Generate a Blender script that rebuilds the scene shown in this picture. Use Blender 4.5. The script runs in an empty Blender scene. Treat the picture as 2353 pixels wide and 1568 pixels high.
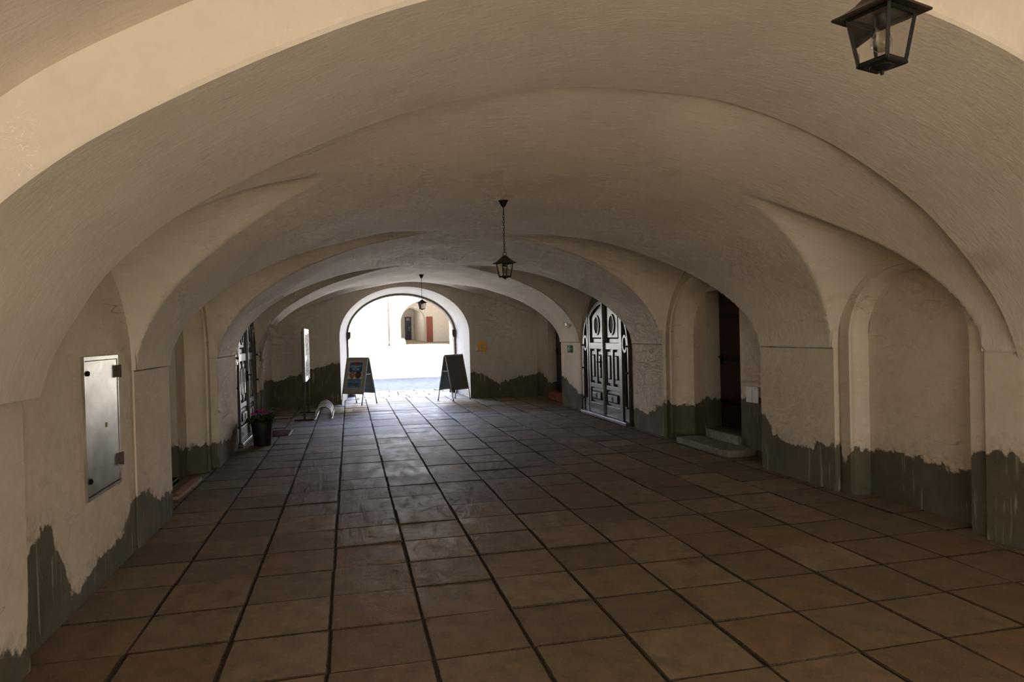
import bpy, bmesh, math, random
import numpy as np
from mathutils import Vector, Matrix
random.seed(7); rng = np.random.default_rng(7)
S = bpy.context.scene
COL = S.collection
PI = math.pi

# ------------------------------------------------------------------ object helpers
def tag(o, label=None, cat=None, group=None, kind=None):
    if label: o['label'] = label
    if cat: o['category'] = cat
    if group: o['group'] = group
    if kind: o['kind'] = kind
    return o

def empty(name, loc=(0, 0, 0), rz=0.0):
    o = bpy.data.objects.new(name, None); COL.objects.link(o)
    o.empty_display_size = .1
    o.location = loc; o.rotation_euler = (0, 0, rz)
    return o

class MB:
    """collects shapes and links them as one mesh object"""
    def __init__(s): s.v = []; s.f = []; s.m = []; s.att = {}
    def add(s, vs, fs, mi=0, **att):
        b = len(s.v); s.v += [tuple(map(float, p)) for p in vs]
        s.f += [tuple(b + i for i in f) for f in fs]; s.m += [mi] * len(fs)
        for k, a in att.items():
            s.att.setdefault(k, {}).update({b + i: float(a[i]) for i in range(len(vs))})
        return s
    def box(s, c, d, rz=0, mi=0, rx=0, ry=0):
        M = Matrix.Rotation(rz, 3, 'Z') @ Matrix.Rotation(ry, 3, 'Y') @ Matrix.Rotation(rx, 3, 'X')
        vs = []
        for x in (-.5, .5):
            for y in (-.5, .5):
                for z in (-.5, .5):
                    vs.append(Vector(c) + M @ Vector((x * d[0], y * d[1], z * d[2])))
        return s.add(vs, [(0, 1, 3, 2), (4, 6, 7, 5), (0, 4, 5, 1), (2, 3, 7, 6), (0, 2, 6, 4), (1, 5, 7, 3)], mi)
    def prism(s, poly, d0, d1, mi=0, chamfer=0.0, cen=None):
        """poly in local XZ, extruded along Y from d0 (back) to d1 (front, towards -Y); chamfer shrinks the front"""
        n = len(poly)
        if cen is None: cen = (sum(p[0] for p in poly) / n, sum(p[1] for p in poly) / n)
        fr = poly
        if chamfer:
            w = max(p[0] for p in poly) - min(p[0] for p in poly); h = max(p[1] for p in poly) - min(p[1] for p in poly)
            fx = 1 - 2 * chamfer / w; fz = 1 - 2 * chamfer / h
            fr = [(cen[0] + (p[0] - cen[0]) * fx, cen[1] + (p[1] - cen[1]) * fz) for p in poly]
        vs = [(p[0], d0, p[1]) for p in poly] + [(p[0], d1, p[1]) for p in fr]
        fs = [tuple(range(n))[::-1], tuple(range(n, 2 * n))] + [(i, (i + 1) % n, n + (i + 1) % n, n + i) for i in range(n)]
        return s.add(vs, fs, mi)
    def band(s, A, B, closed=False, mi=0, **att):
        n = len(A); vs = list(A) + list(B)
        k = n if closed else n - 1
        return s.add(vs, [(i, (i + 1) % n, n + (i + 1) % n, n + i) for i in range(k)], mi, **att)
    def ring2(s, outer, inner, d0, d1, mi=0, closed=True):
        """ring between two outlines of equal count (local XZ), thickness along Y"""
        f = lambda P, d: [(p[0], d, p[1]) for p in P]
        s.band(f(outer, d1), f(inner, d1), closed, mi); s.band(f(outer, d0), f(outer, d1), closed, mi)
        s.band(f(inner, d1), f(inner, d0), closed, mi); s.band(f(inner, d0), f(outer, d0), closed, mi)
        return s
    def tube(s, path, r, n=8, closed=False, mi=0, caps=True):
        P = [Vector(p) for p in path]; k = len(P); rings = []
        rr = r if isinstance(r, (list, tuple)) else [r] * k
        up = None
        for i in range(k):
            a = P[(i - 1) % k] if (closed or i > 0) else P[i]
            b = P[(i + 1) % k] if (closed or i < k - 1) else P[i]
            t = (b - a).normalized()
            if up is None:
                up = Vector((0, 0, 1)) if abs(t.z) < .9 else Vector((1, 0, 0))
            x = up.cross(t)
            if x.length < 1e-4: x = Vector((1, 0, 0)).cross(t)
            x.normalize(); y = t.cross(x); up = y
            rings.append([P[i] + (x * math.cos(2 * PI * j / n) + y * math.sin(2 * PI * j / n)) * rr[i] for j in range(n)])
        vs = [p for r_ in rings for p in r_]; fs = []
        for i in range(k if closed else k - 1):
            for j in range(n):
                i2 = (i + 1) % k
                fs.append((i * n + j, i * n + (j + 1) % n, i2 * n + (j + 1) % n, i2 * n + j))
        if caps and not closed:
            fs.append(tuple(range(n))[::-1]); fs.append(tuple(range((k - 1) * n, k * n)))
        return s.add(vs, fs, mi)
    def lathe(s, prof, c=(0, 0, 0), n=20, mi=0):
        vs = []; fs = []; k = len(prof)
        for (r, z) in prof:
            for j in range(n):
                a = 2 * PI * j / n
                vs.append((c[0] + r * math.cos(a), c[1] + r * math.sin(a), c[2] + z))
        for i in range(k - 1):
            for j in range(n):
                fs.append((i * n + j, i * n + (j + 1) % n, (i + 1) * n + (j + 1) % n, (i + 1) * n + j))
        fs.append(tuple(range(n))[::-1]); fs.append(tuple(range((k - 1) * n, k * n)))
        return s.add(vs, fs, mi)
    def sq(s, prof, mi=0):
        """square lofted profile of (half width, z)"""
        vs = []; fs = []
        for (r, z) in prof: vs += [(-r, -r, z), (r, -r, z), (r, r, z), (-r, r, z)]
        for i in range(len(prof) - 1):
            for j in range(4): fs.append((i * 4 + j, i * 4 + (j + 1) % 4, i * 4 + 4 + (j + 1) % 4, i * 4 + 4 + j))
        fs.append((3, 2, 1, 0)); b = (len(prof) - 1) * 4; fs.append((b, b + 1, b + 2, b + 3))
        return s.add(vs, fs, mi)
    def build(s, name, mats, parent=None, smooth=False, bevel=0, merge=0, angle=None):
        me = bpy.data.meshes.new(name); me.from_pydata(s.v, [], s.f)
        for k, a in s.att.items():
            at = me.attributes.new(k, 'FLOAT', 'POINT')
            arr = np.zeros(len(s.v), np.float32)
            for i, val in a.items(): arr[i] = val
            at.data.foreach_set('value', arr)
        mats = mats if isinstance(mats, (list, tuple)) else [mats]
        for m in mats: me.materials.append(m)
        me.polygons.foreach_set('material_index', np.array(s.m, np.int32))
        if smooth: me.polygons.foreach_set('use_smooth', np.ones(len(s.f), bool))
        if merge or not s.att:
            bm = bmesh.new(); bm.from_mesh(me)
            if merge: bmesh.ops.remove_doubles(bm, verts=bm.verts, dist=merge)
            bmesh.ops.recalc_face_normals(bm, faces=bm.faces)
            bm.to_mesh(me); bm.free()
        me.update()
        if smooth and angle: me.set_sharp_from_angle(angle=angle)
        o = bpy.data.objects.new(name, me); COL.objects.link(o)
        if parent is not None: o.parent = parent
        if bevel:
            b = o.modifiers.new('bevel', 'BEVEL'); b.width = bevel; b.segments = 2; b.limit_method = 'ANGLE'; b.angle_limit = .6
        return o

def ell(cx, cz, rx, rz, n=32, a0=0, a1=2 * PI, endp=False):
    k = n if not endp else n - 1
    return [(cx + rx * math.cos(a0 + (a1 - a0) * i / k), cz + rz * math.sin(a0 + (a1 - a0) * i / k)) for i in range(n)]

def arch_path(c, half, zs, rise, nv=14, na=48, z0=0.0, q=2.0, p=.5):
    """outline of an arched opening: up the left side, over, down the right: list of (s, z)"""
    L = [(c - half, z0 + (zs - z0) * i / nv) for i in range(nv)]
    A = []
    for i in range(na + 1):
        a = PI * i / na; t = -math.cos(a)
        A.append((c + half * t, zs + rise * max(0.0, 1 - abs(t) ** q) ** p))
    R = [(c + half, z0 + (zs - z0) * (nv - 1 - i) / nv) for i in range(nv)]
    return L + A + R

# ------------------------------------------------------------------ materials
class N:
    def __init__(s, name):
        s.mat = bpy.data.materials.new(name); s.mat.use_nodes = True
        s.t = s.mat.node_tree; s.t.nodes.clear()
        s.out = s.n('ShaderNodeOutputMaterial'); s.b = s.n('ShaderNodeBsdfPrincipled')
        s.l(s.b.outputs[0], s.out.inputs[0])
    def n(s, ty, **kw):
        x = s.t.nodes.new(ty)
        for k, v in kw.items(): setattr(x, k, v)
        return x
    def l(s, a, b): s.t.links.new(a, b)
    def val(s, sock, v):
        if hasattr(v, 'is_linked') or hasattr(v, 'links'): s.l(v, sock)
        else: sock.default_value = v
    def coord(s, scale=(1, 1, 1), kind='Object'):
        tc = s.n('ShaderNodeTexCoord'); mp = s.n('ShaderNodeMapping')
        mp.inputs['Scale'].default_value = scale
        s.l(tc.outputs[kind], mp.inputs[0]); return mp.outputs[0]
    def noise(s, vec, scale, detail=4, rough=.55, dist=0):
        x = s.n('ShaderNodeTexNoise'); s.l(vec, x.inputs['Vector'])
        x.inputs['Scale'].default_value = scale; x.inputs['Detail'].default_value = min(detail, 2.5)
        x.inputs['Roughness'].default_value = rough; x.inputs['Distortion'].default_value = dist
        return x.outputs['Fac']
    def math(s, op, a, b=0.0, c=0.0, clamp=False):
        x = s.n('ShaderNodeMath', operation=op, use_clamp=clamp)
        s.val(x.inputs[0], a); s.val(x.inputs[1], b); s.val(x.inputs[2], c); return x.outputs[0]
    def ramp(s, fac, a, b, lo=0.0, hi=1.0):
        x = s.n('ShaderNodeMapRange'); x.clamp = True; s.val(x.inputs[0], fac)
        for i, v in ((1, a), (2, b), (3, lo), (4, hi)): x.inputs[i].default_value = v
        return x.outputs[0]
    def mix(s, fac, a, b, mode='MIX'):
        x = s.n('ShaderNodeMix', data_type='RGBA', blend_type=mode); s.val(x.inputs[0], fac)
        for i, v in ((6, a), (7, b)):
            if isinstance(v, tuple): x.inputs[i].default_value = (*v, 1) if len(v) == 3 else v
            else: s.l(v, x.inputs[i])
        return x.outputs[2]
    def bump(s, h, strength=.3, dist=.01, prev=None):
        x = s.n('ShaderNodeBump'); x.inputs['Strength'].default_value = strength; x.inputs['Distance'].default_value = dist
        s.l(h, x.inputs['Height'])
        if prev is not None: s.l(prev, x.inputs['Normal'])
        return x.outputs[0]
    def set(s, color=None, rough=None, metal=None, spec=None, normal=None, **kw):
        for k, v in (('Base Color', color), ('Roughness', rough), ('Metallic', metal), ('Specular IOR Level', spec), ('Normal', normal)):
            if v is None: continue
            if isinstance(v, tuple): v = (*v, 1) if len(v) == 3 else v
            s.val(s.b.inputs[k], v)
        for k, v in kw.items(): s.val(s.b.inputs[k.replace('_', ' ')], v)
        return s.mat

def simple(name, col, rough=.6, metal=0.0, spec=.5, var=.12, scale=30, bump=.05):
    m = N(name); v = m.coord(); f = m.noise(v, scale, 5)
    c0 = tuple(c * (1 - var) for c in col); c1 = tuple(min(1, c * (1 + var)) for c in col)
    return m.set(m.mix(m.ramp(f, .3, .7), c0, c1), rough, metal, spec, m.bump(f, bump, .004))

PLASTER = (.60, .49, .385)
def plaster(name, col=PLASTER, dado=False, streak=(2.4, 8.0, 2.4), bumpk=.35):
    m = N(name); v = m.coord()
    big = m.noise(v, .7, 4, .6); mid = m.noise(v, 4.5, 5, .6); fine = m.noise(v, 55, 5, .65)
    vs = m.coord(streak); st = m.noise(vs, 3.0, 6, .7, .6)
    c = m.mix(m.ramp(big, .3, .72), tuple(x * .86 for x in col), tuple(min(1, x * 1.08) for x in col))
    c = m.mix(m.ramp(mid, .5, .75, 0, .30), c, tuple(x * f for x, f in zip(col, (.80, .76, .70))))
    c = m.mix(m.ramp(st, .50, .72, 0, .22), c, tuple(min(1, x * 1.2) for x in col))
    c = m.mix(m.ramp(st, .46, .28, 0, .16), c, tuple(x * .66 for x in col))
    # flaked pale patches and thin scratches
    sc = m.noise(m.coord((5, 22, 9)), 2.4, 3, .5, 2.2)
    line = m.math('SUBTRACT', 1.0, m.ramp(m.math('ABSOLUTE', m.math('SUBTRACT', sc, .5)), .0, .014))
    msk = m.math('MULTIPLY', m.ramp(m.noise(v, 1.7, 3), .48, .62), m.ramp(m.noise(m.coord((4, 9, 4)), 2.2, 2), .5, .6))
    c = m.mix(m.math('MULTIPLY', m.math('MULTIPLY', line, msk), .8), c, (.98, .90, .80))
    stain = m.math('MULTIPLY', m.ramp(m.noise(v, 1.15, 6, .7, .8), .64, .74), .35)
    c = m.mix(stain, c, tuple(x * f for x, f in zip(col, (.62, .56, .46))))
    h = m.math('ADD', m.math('MULTIPLY', st, 1.1), m.math('ADD', m.math('MULTIPLY', mid, .8), m.math('MULTIPLY', fine, .22)))
    rough = .85
    if dado:
        at = m.n('ShaderNodeAttribute'); at.attribute_name = 'dado'
        vv = m.coord((1, 1, .8))
        rag = m.math('MULTIPLY', m.math('SUBTRACT', m.noise(vv, 6, 7, .66, .5), .5), .26)
        rag2 = m.math('MULTIPLY', m.math('SUBTRACT', m.noise(v, 55, 4, .7), .5), .045)
        e = m.math('ADD', at.outputs['Fac'], m.math('ADD', rag, rag2))
        below = m.ramp(e, .012, -.008)
        dn = m.noise(v, 3.2, 5, .6); dg = m.noise(v, 130, 3, .7)
        dc = m.mix(m.ramp(dn, .3, .7), (.095, .081, .049), (.152, .130, .082))
        dc = m.mix(m.ramp(dg, .45, .75, 0, .35), dc, (.24, .21, .16))
        drip = m.math('MULTIPLY', m.ramp(m.noise(m.coord((16, 16, 1.1)), 1.6, 3, .6, .3), .60, .66), m.ramp(m.noise(v, 2.1, 3), .46, .56))
        dc = m.mix(m.math('MULTIPLY', drip, .55), dc, (.46, .42, .34))
        # dirty tint just over the torn edge
        rim = m.math('MULTIPLY', m.ramp(e, .16, .0), m.ramp(m.noise(v, 16, 5, .7), .42, .7))
        c = m.mix(m.math('MULTIPLY', rim, .55), c, (.25, .21, .15))
        crack = m.noise(m.coord((1, .35, 2.2)), 1.5, 6, .65, .5)
        cl = m.math('SUBTRACT', 1.0, m.ramp(m.math('ABSOLUTE', m.math('SUBTRACT', crack, .5)), .0, .004))
        cm = m.math('MULTIPLY', cl, m.ramp(m.noise(v, 1.3, 2), .55, .62))
        c = m.mix(m.math('MULTIPLY', cm, .6), c, (.24, .19, .14))
        c = m.mix(below, c, dc)
        h = m.math('ADD', h, m.math('MULTIPLY', m.math('SUBTRACT', 1.0, below), .9))
        h = m.math('ADD', h, m.math('MULTIPLY', m.math('MULTIPLY', dg, below), .5))
    return m.set(c, rough, spec=.25, normal=m.bump(h, bumpk, .012))

M = {}
M['vault'] = plaster('vault_plaster', (.755, .675, .565), bumpk=.24)
M['wall'] = plaster('wall_plaster', (.74, .645, .525), dado=True, streak=(3, 3, 5), bumpk=.3)
M['wall_far'] = plaster('far_wall_plaster', (.66, .60, .53), dado=True, streak=(3, 3, 5), bumpk=.3)
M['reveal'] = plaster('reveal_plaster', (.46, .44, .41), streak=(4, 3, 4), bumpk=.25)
M['court'] = simple('sunlit_plaster', (.86, .84, .80), .9, var=.03, scale=3)
M['arcade'] = simple('arcade_plaster', (.80, .75, .67), .9, var=.05, scale=4)
M['black'] = simple('black_iron', (.008, .007, .006), .5, .0, .22, .3, 40)
M['rust'] = simple('dark_rusty_iron', (.07, .04, .028), .6, .3, .5, .3, 60)
M['bronze'] = simple('lantern_roof_metal', (.035, .024, .014), .38, .4, .5, .3, 60)
M['alu'] = simple('aluminium', (.52, .52, .51), .34, .9, .5, .06, 50)
M['grey_panel'] = simple('grey_board', (.46, .44, .40), .45, 0, .5, .05, 20)
M['panel_back'] = simple('blue_grey_board', (.20, .25, .29), .5, 0, .5, .05, 20)
M['dark_panel'] = simple('dark_board', (.15, .14, .13), .45, 0, .5, .06, 12)
M['white'] = simple('white_paint', (.72, .70, .66), .5, 0, .5, .05, 20)
M['paper'] = simple('paper', (.80, .79, .76), .8, 0, .3, .03, 20)
M['yellow'] = simple('yellow_enamel', (.80, .40, .015), .4, 0, .5, .06, 20)
M['green'] = simple('green_sign', (.006, .13, .035), .8, 0, .08, .05, 20)
M['signwhite'] = simple('sign_white', (.82, .86, .78), .8, 0, .1, .02, 20)
M['stone'] = simple('worn_stone', (.23, .195, .15), .8, 0, .3, .3, 18, .4)
M['stone_light'] = simple('pale_step_stone', (.30, .26, .21), .8, 0, .3, .3, 14, .4)
M['brick'] = simple('brick_sill', (.30, .12, .07), .85, 0, .3, .3, 12, .3)
M['plank'] = simple('raw_plank', (.36, .24, .15), .75, 0, .3, .15, 12)
M['leaf'] = simple('green_leaf', (.030, .075, .016), .5, 0, .4, .4, 30)
M['petal'] = simple('pink_petal', (.56, .12, .34), .6, 0, .3, .25, 40)
M['soil'] = simple('soil', (.045, .032, .022), .95, 0, .2, .3, 60, .6)
M['pot'] = simple('black_pot', (.012, .010, .010), .45, 0, .5, .2, 30)
M['mat'] = simple('brown_mat', (.11, .045, .032), .8, 0, .3, .3, 160, .8)
M['redbrown'] = simple('red_brown_door', (.30, .085, .05), .5, 0, .4, .12, 10)
M['darkred'] = simple('dark_red_door', (.040, .011, .008), .5, 0, .5, .3, 8)
M['darkdoor'] = simple('near_black_door', (.012, .010, .014), .5, 0, .5, .3, 8)
M['navy'] = simple('navy_painted_door', (.02, .018, .035), .4, 0, .5, .2, 10)
M['stoneframe'] = simple('dark_gate_stone', (.20, .165, .115), .85, 0, .3, .4, 20, .6)
M['pipe'] = simple('pink_pipe', (.150, .085, .078), .8, 0, .1, .1, 20)
M['red'] = simple('red_print', (.55, .03, .03), .5, 0, .4, .05, 20)
M['poster_blue'] = simple('poster_blue', (.035, .13, .33), .5, 0, .4, .15, 6)
M['poster_pale'] = simple('poster_pale_blue', (.16, .33, .50), .5, 0, .4, .12, 8)
M['photo_a'] = simple('photo_print_light', (.42, .22, .14), .5, 0, .4, .8, 26)
M['photo_b'] = simple('photo_print_dark', (.10, .07, .055), .5, 0, .4, .8, 26)
M['ink'] = simple('dark_print', (.03, .05, .09), .6, 0, .3, .1, 20)
M['asphalt'] = simple('courtyard_gravel', (.30, .285, .28), .95, 0, .2, .25, 7, .5)
M['ochre'] = simple('arcade_paving', (.38, .30, .22), .9, 0, .2, .15, 5)
M['slate'] = simple('threshold_slabs', (.30, .29, .275), .6, 0, .4, .2, 9, .3)
M['earth'] = simple('sunny_yard', (.195, .165, .132), .95, 0, .2, .1, 2)

def steel_mat():
    m = N('galvanised_steel'); v = m.coord((1, 9, 1.2))
    f = m.noise(v, 3.2, 5, .6, .4); g = m.noise(m.coord(), 40, 4, .7)
    c = m.mix(m.ramp(f, .35, .7), (.29, .26, .21), (.48, .44, .37))
    stain = m.math('MULTIPLY', m.ramp(m.noise(m.coord((1, 8, .9)), 2.3, 4, .6, .2), .58, .68), .7)
    c = m.mix(stain, c, (.16, .13, .08))
    r = m.math('ADD', m.math('MULTIPLY', g, .15), .33)
    return m.set(c, r, .85, .5, m.bump(g, .06, .003))
M['steel'] = steel_mat()
M['ochre_sticker'] = simple('pale_yellow_sticker', (.42, .36, .10), .7, 0, .2, .05, 20)

def wood_door():
    m = N('varnished_dark_wood'); v = m.coord((9, 9, .9))
    g = m.noise(v, 5, 6, .65, .4); d = m.noise(m.coord(), 3, 4)
    c = m.mix(m.ramp(g, .3, .7), (.030, .018, .013), (.062, .040, .031))
    c = m.mix(m.ramp(d, .5, .75, 0, .5), c, (.10, .075, .06))
    r = m.math('ADD', m.math('MULTIPLY', g, .25), .27)
    return m.set(c, r, 0, .5, m.bump(g, .12, .004))
M['door'] = wood_door()

def tile_mat():
    m = N('worn_paving_tiles'); v = m.coord()
    at = m.n('ShaderNodeAttribute'); at.attribute_name = 'tile'
    t = at.outputs['Fac']
    c = m.mix(t, (.158, .116, .068), (.285, .212, .130))
    hue = m.n('ShaderNodeAttribute'); hue.attribute_name = 'hue'
    c = m.mix(m.math('MULTIPLY', hue.outputs['Fac'], .7), c, (.215, .128, .068))
    big = m.noise(v, 1.1, 4, .6); mid = m.noise(v, 7, 5, .65); fine = m.noise(v, 90, 4, .7)
    c = m.mix(m.ramp(mid, .38, .70, 0, .62), c, (.100, .072, .043))
    c = m.mix(m.ramp(m.noise(v, 2.6, 5, .7, .5), .58, .76, 0, .45), c, (.085, .078, .045))
    c = m.mix(m.ramp(fine, .56, .72, 0, .5), c, (.36, .29, .20))
    spk = m.noise(v, 21, 2, .5)
    c = m.mix(m.ramp(spk, .80, .83, 0, .5), c, (.45, .40, .33))
    wear = m.noise(m.coord((3.0, 1.2, 1)), 2.2, 5, .7, .4)
    pol = m.math('MULTIPLY', m.ramp(wear, .36, .74), m.ramp(t, .1, .9, .5, 1.0))
    r = m.math('SUBTRACT', .74, m.math('MULTIPLY', pol, .22))
    r = m.math('ADD', r, m.math('MULTIPLY', m.math('SUBTRACT', fine, .5), .22))
    h = m.math('ADD', m.math('MULTIPLY', m.noise(v, 26, 5, .7), .8), m.math('MULTIPLY', fine, .6))
    return m.set(c, r, 0, .38, m.bump(h, .26, .005))
M['tile'] = tile_mat()
M['joint'] = simple('joint_soil', (.070, .048, .030), .95, 0, .2, .5, 70, .8)

def glass_mat():
    m = N('lantern_glass'); m.t.nodes.remove(m.b)
    tr = m.n('ShaderNodeBsdfTransparent'); gl = m.n('ShaderNodeBsdfGlossy'); gl.inputs['Roughness'].default_value = .05
    fr = m.n('ShaderNodeFresnel'); fr.inputs[0].default_value = 1.45
    v = m.coord(); d = m.ramp(m.noise(v, 18, 4), .4, .8)
    cc = m.mix(m.math('MULTIPLY', d, .25), (.95, .95, .95), (.75, .73, .70)); m.l(cc, tr.inputs[0])
    mx = m.n('ShaderNodeMixShader'); m.l(fr.outputs[0], mx.inputs[0]); m.l(tr.outputs[0], mx.inputs[1]); m.l(gl.outputs[0], mx.inputs[2])
    m.l(mx.outputs[0], m.out.inputs[0]); return m.mat
M['glass'] = glass_mat()
def bulb_mat():
    m = N('clear_bulb'); m.t.nodes.remove(m.b)
    tr = m.n('ShaderNodeBsdfTransparent'); gl = m.n('ShaderNodeBsdfGlossy'); gl.inputs['Roughness'].default_value = .08
    lw = m.n('ShaderNodeLayerWeight'); lw.inputs[0].default_value = .35
    f = m.noise(m.coord(), 25, 2); m.l(m.mix(f, (.80, .76, .70), (.93, .91, .87)), tr.inputs[0])
    mx = m.n('ShaderNodeMixShader'); m.l(m.math('MULTIPLY', lw.outputs['Facing'], .75), mx.inputs[0]); m.l(tr.outputs[0], mx.inputs[1]); m.l(gl.outputs[0], mx.inputs[2])
    m.l(mx.outputs[0], m.out.inputs[0]); return m.mat
M['bulb'] = bulb_mat()
def darkglass():
    m = N('dark_window_glass'); f = m.noise(m.coord(), 3, 2)
    return m.set(m.mix(f, (.004, .004, .005), (.010, .009, .010)), .55, 0, .04)
M['darkglass'] = darkglass()

# ------------------------------------------------------------------ the vault
XL, XR = -1.45, 4.60
XC, HW, ZS, PP = 1.575, 3.025, 1.37, .56
YF = 13.45
def zc(y):
    y = np.asarray(y, float)
    return 2.80 + .27 * np.clip((2.8 - y) / 2.35, 0, 1.2) ** 1.5
def zmain(x, y):
    t = np.clip((x - XC) / HW, -1, 1)
    return ZS + (zc(y) - ZS) * np.clip(1 - t * t, 0, 1) ** PP
# (y0, y1, wall x, wall arch top, ridge slope)
BL = [(.43, 2.44, -1.48, 2.33, .03, 0.0, 1.6), (3.49, 5.83, -1.56, 2.50, 1.20, 1.0, 2.0), (7.30, 9.72, -1.50, 2.46, 1.20, 1.0, 2.0), (10.55, YF + .35, -1.62, 2.42, 1.10, 1.0, 2.0)]
BR = [(.72, 2.32, 4.68, 2.17, 3.12, 0.0, 1.6), (3.52, 5.98, 4.68, 2.50, 1.95, 1.0, 2.0), (7.10, 9.72, 4.645, 2.46, 1.95, 1.0, 2.0), (11.02, YF + .35, 4.75, 2.42, 2.05, 1.0, 2.0)]
PL = .5
def zlun(x, y, b, left):
    y0, y1, xw, top, xa, cv, Q = b
    d = np.clip(((x - xw) if left else (xw - x)) / abs(xa - xw), 0, 1)
    c, h = (y0 + y1) / 2, (y1 - y0) / 2
    s = np.clip(np.abs((y - c) / h), 0, 1)
    za = float(zmain(np.array(xa), np.array(c)))
    top_x = top + (za - top) * (d + cv * (d - d * d))
    return np.where(np.abs(y - c) <= h + 1e-6, ZS + (top_x - ZS) * (1 - s ** Q) ** PL, -9)
def zfar(x, y):
    d = YF - y
    w = 3.12 - 1.65 * d
    t = np.clip(np.abs((x - 1.55) / np.maximum(w, .05)), 0, 1)
    return np.where((w > .1) & (t < 1), ZS + (2.94 - .135 * d - ZS) * (1 - t * t) ** .42, -9)
def zceil(x, y):
    x, y = np.broadcast_arrays(np.asarray(x, float), np.asarray(y, float))
    z = zmain(x, y)
    for b in BL: z = np.where(x < XC, np.maximum(z, zlun(x, y, b, True)), z)
    for b in BR: z = np.where(x > XC, np.maximum(z, zlun(x, y, b, False)), z)
    return np.maximum(z, zfar(x, y))

ceil = MB()
def gridmesh(mb, X, Y, Z, mi=0):
    r, c = X.shape
    vs = np.stack([X, Y, Z], -1).reshape(-1, 3)
    idx = np.arange(r * c).reshape(r, c)
    fs = np.stack([idx[:-1, :-1], idx[:-1, 1:], idx[1:, 1:], idx[1:, :-1]], -1).reshape(-1, 4)
    mb.add([tuple(p) for p in vs], [tuple(map(int, f)) for f in fs], mi)
yr = np.linspace(.42, YF, 520)
th = np.linspace(0, PI, 210); xr = XC - HW * np.cos(th)
Xg, Yg = np.meshgrid(xr, yr)
wob = .012 * np.sin(Xg * 2.1 + Yg * 1.3) * np.sin(Yg * 1.7 - Xg * .6) + .006 * np.sin(Xg * 5.3 + 1) * np.sin(Yg * 4.1)
edge = np.clip((1 - np.abs((Xg - XC) / HW)) / .15, 0, 1)
gridmesh(ceil, Xg, Yg, zceil(Xg, Yg) + wob * edge)
for B, left, xe in ((BL, True, XL), (BR, False, XR)):          # lunettes carried back to the bay walls
    for b in B:
        ys = np.linspace(b[0], min(b[1], YF), 70); xs = np.linspace(xe, b[2] + (-.02 if left else .02), 4)
        X_, Y_ = np.meshgrid(xs, ys)
        gridmesh(ceil, X_, Y_, np.maximum(zlun(X_, Y_, b, left), ZS))
# little springing ledge over the piers
for (x0, x1) in ((XL, XL - .16), (XR, XR + .20)):
    X_, Y_ = np.meshgrid([x0, x1], np.linspace(.42, YF, 80))
    inb = np.zeros_like(Y_, bool)
    for b in (BL if x0 < 0 else BR): inb |= (Y_ > b[0] + .02) & (Y_ < b[1] - .02)
    for i in range(79):
        if not (inb[i, 0] or inb[i + 1, 0]):
            ceil.add([(x0, Y_[i, 0], ZS), (x1, Y_[i, 0], ZS), (x1, Y_[i + 1, 0], ZS), (x0, Y_[i + 1, 0], ZS)], [(0, 1, 2, 3)])
o = ceil.build('ceiling', M['vault'], smooth=True, angle=math.radians(50))
tag(o, 'pale plastered barrel vault with curved side lunettes over the passage', 'vault', kind='structure')

# near transverse arch and the bay behind the camera
YA, YB = -.86, .45
AP = [(-1.335, 1.33), (-1.27, 1.52), (-1.18, 1.69), (-1.02, 1.93), (-.78, 2.155), (-.50, 2.34), (-.06, 2.575), (.40, 2.775), (.88, 2.915),
      (1.47, 3.0), (2.01, 3.0), (2.50, 2.95), (3.11, 2.76), (3.70, 2.44), (4.10, 2.11), (4.45, 1.69), (4.62, 1.31)]
def spline(P, n):
    P = [P[0]] + list(P) + [P[-1]]; out = []
    segs = len(P) - 3
    for i in range(n):
        u = i / (n - 1) * segs; k = min(int(u), segs - 1); t = u - k
        p0, p1, p2, p3 = P[k:k + 4]
        out.append(tuple(.5 * (2 * b + (c - a) * t + (2 * a - 5 * b + 4 * c - d) * t * t + (-a + 3 * b - 3 * c + d) * t ** 3) for a, b, c, d in zip(p0, p1, p2, p3)))
    return out
ap = spline(AP, 120)
arch = MB()
ycuts = np.linspace(YA, YB, 10)
Xg = np.array([[p[0] for p in ap]] * 10); Zg = np.array([[p[1] for p in ap]] * 10); Yg = np.repeat(ycuts[:, None], 120, 1)
gridmesh(arch, Xg, Yg, Zg)
# rounded front arris, front face, back face
off = [(p[0] + (p[0] - XC) * .10, p[1] + .30) for p in ap]
rim = [(p[0] + (p[0] - XC) * .004, p[1] + .012) for p in ap]
arch.band([(p[0], YA, p[1]) for p in ap], [(p[0], YA - .012, p[1]) for p in rim])
arch.band([(p[0], YA - .012, p[1]) for p in rim], [(p[0], YA - .012, p[1]) for p in off])
arch.band([(p[0], YB, p[1]) for p in ap], [(p[0] + (p[0] - XC) * .06, YB, p[1] + .22) for p in ap])
o = arch.build('trim_1', M['vault'], smooth=True, angle=math.radians(40), merge=.0005)
tag(o, 'broad plastered transverse arch spanning the passage nearest the viewer', 'arch', kind='structure')
b0 = MB()
bay0 = spline([(p[0] + (p[0] - XC) * .03, p[1] + .255) for p in AP], 120)
gridmesh(b0, np.array([[p[0] for p in bay0]] * 24), np.repeat(np.linspace(-7, YA, 24)[:, None], 120, 1), np.array([[p[1] for p in bay0]] * 24))
o = b0.build('trim_2', M['vault'], smooth=True)
tag(o, 'plastered vault bay in front of the nearest transverse arch', 'vault', kind='structure')

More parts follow.
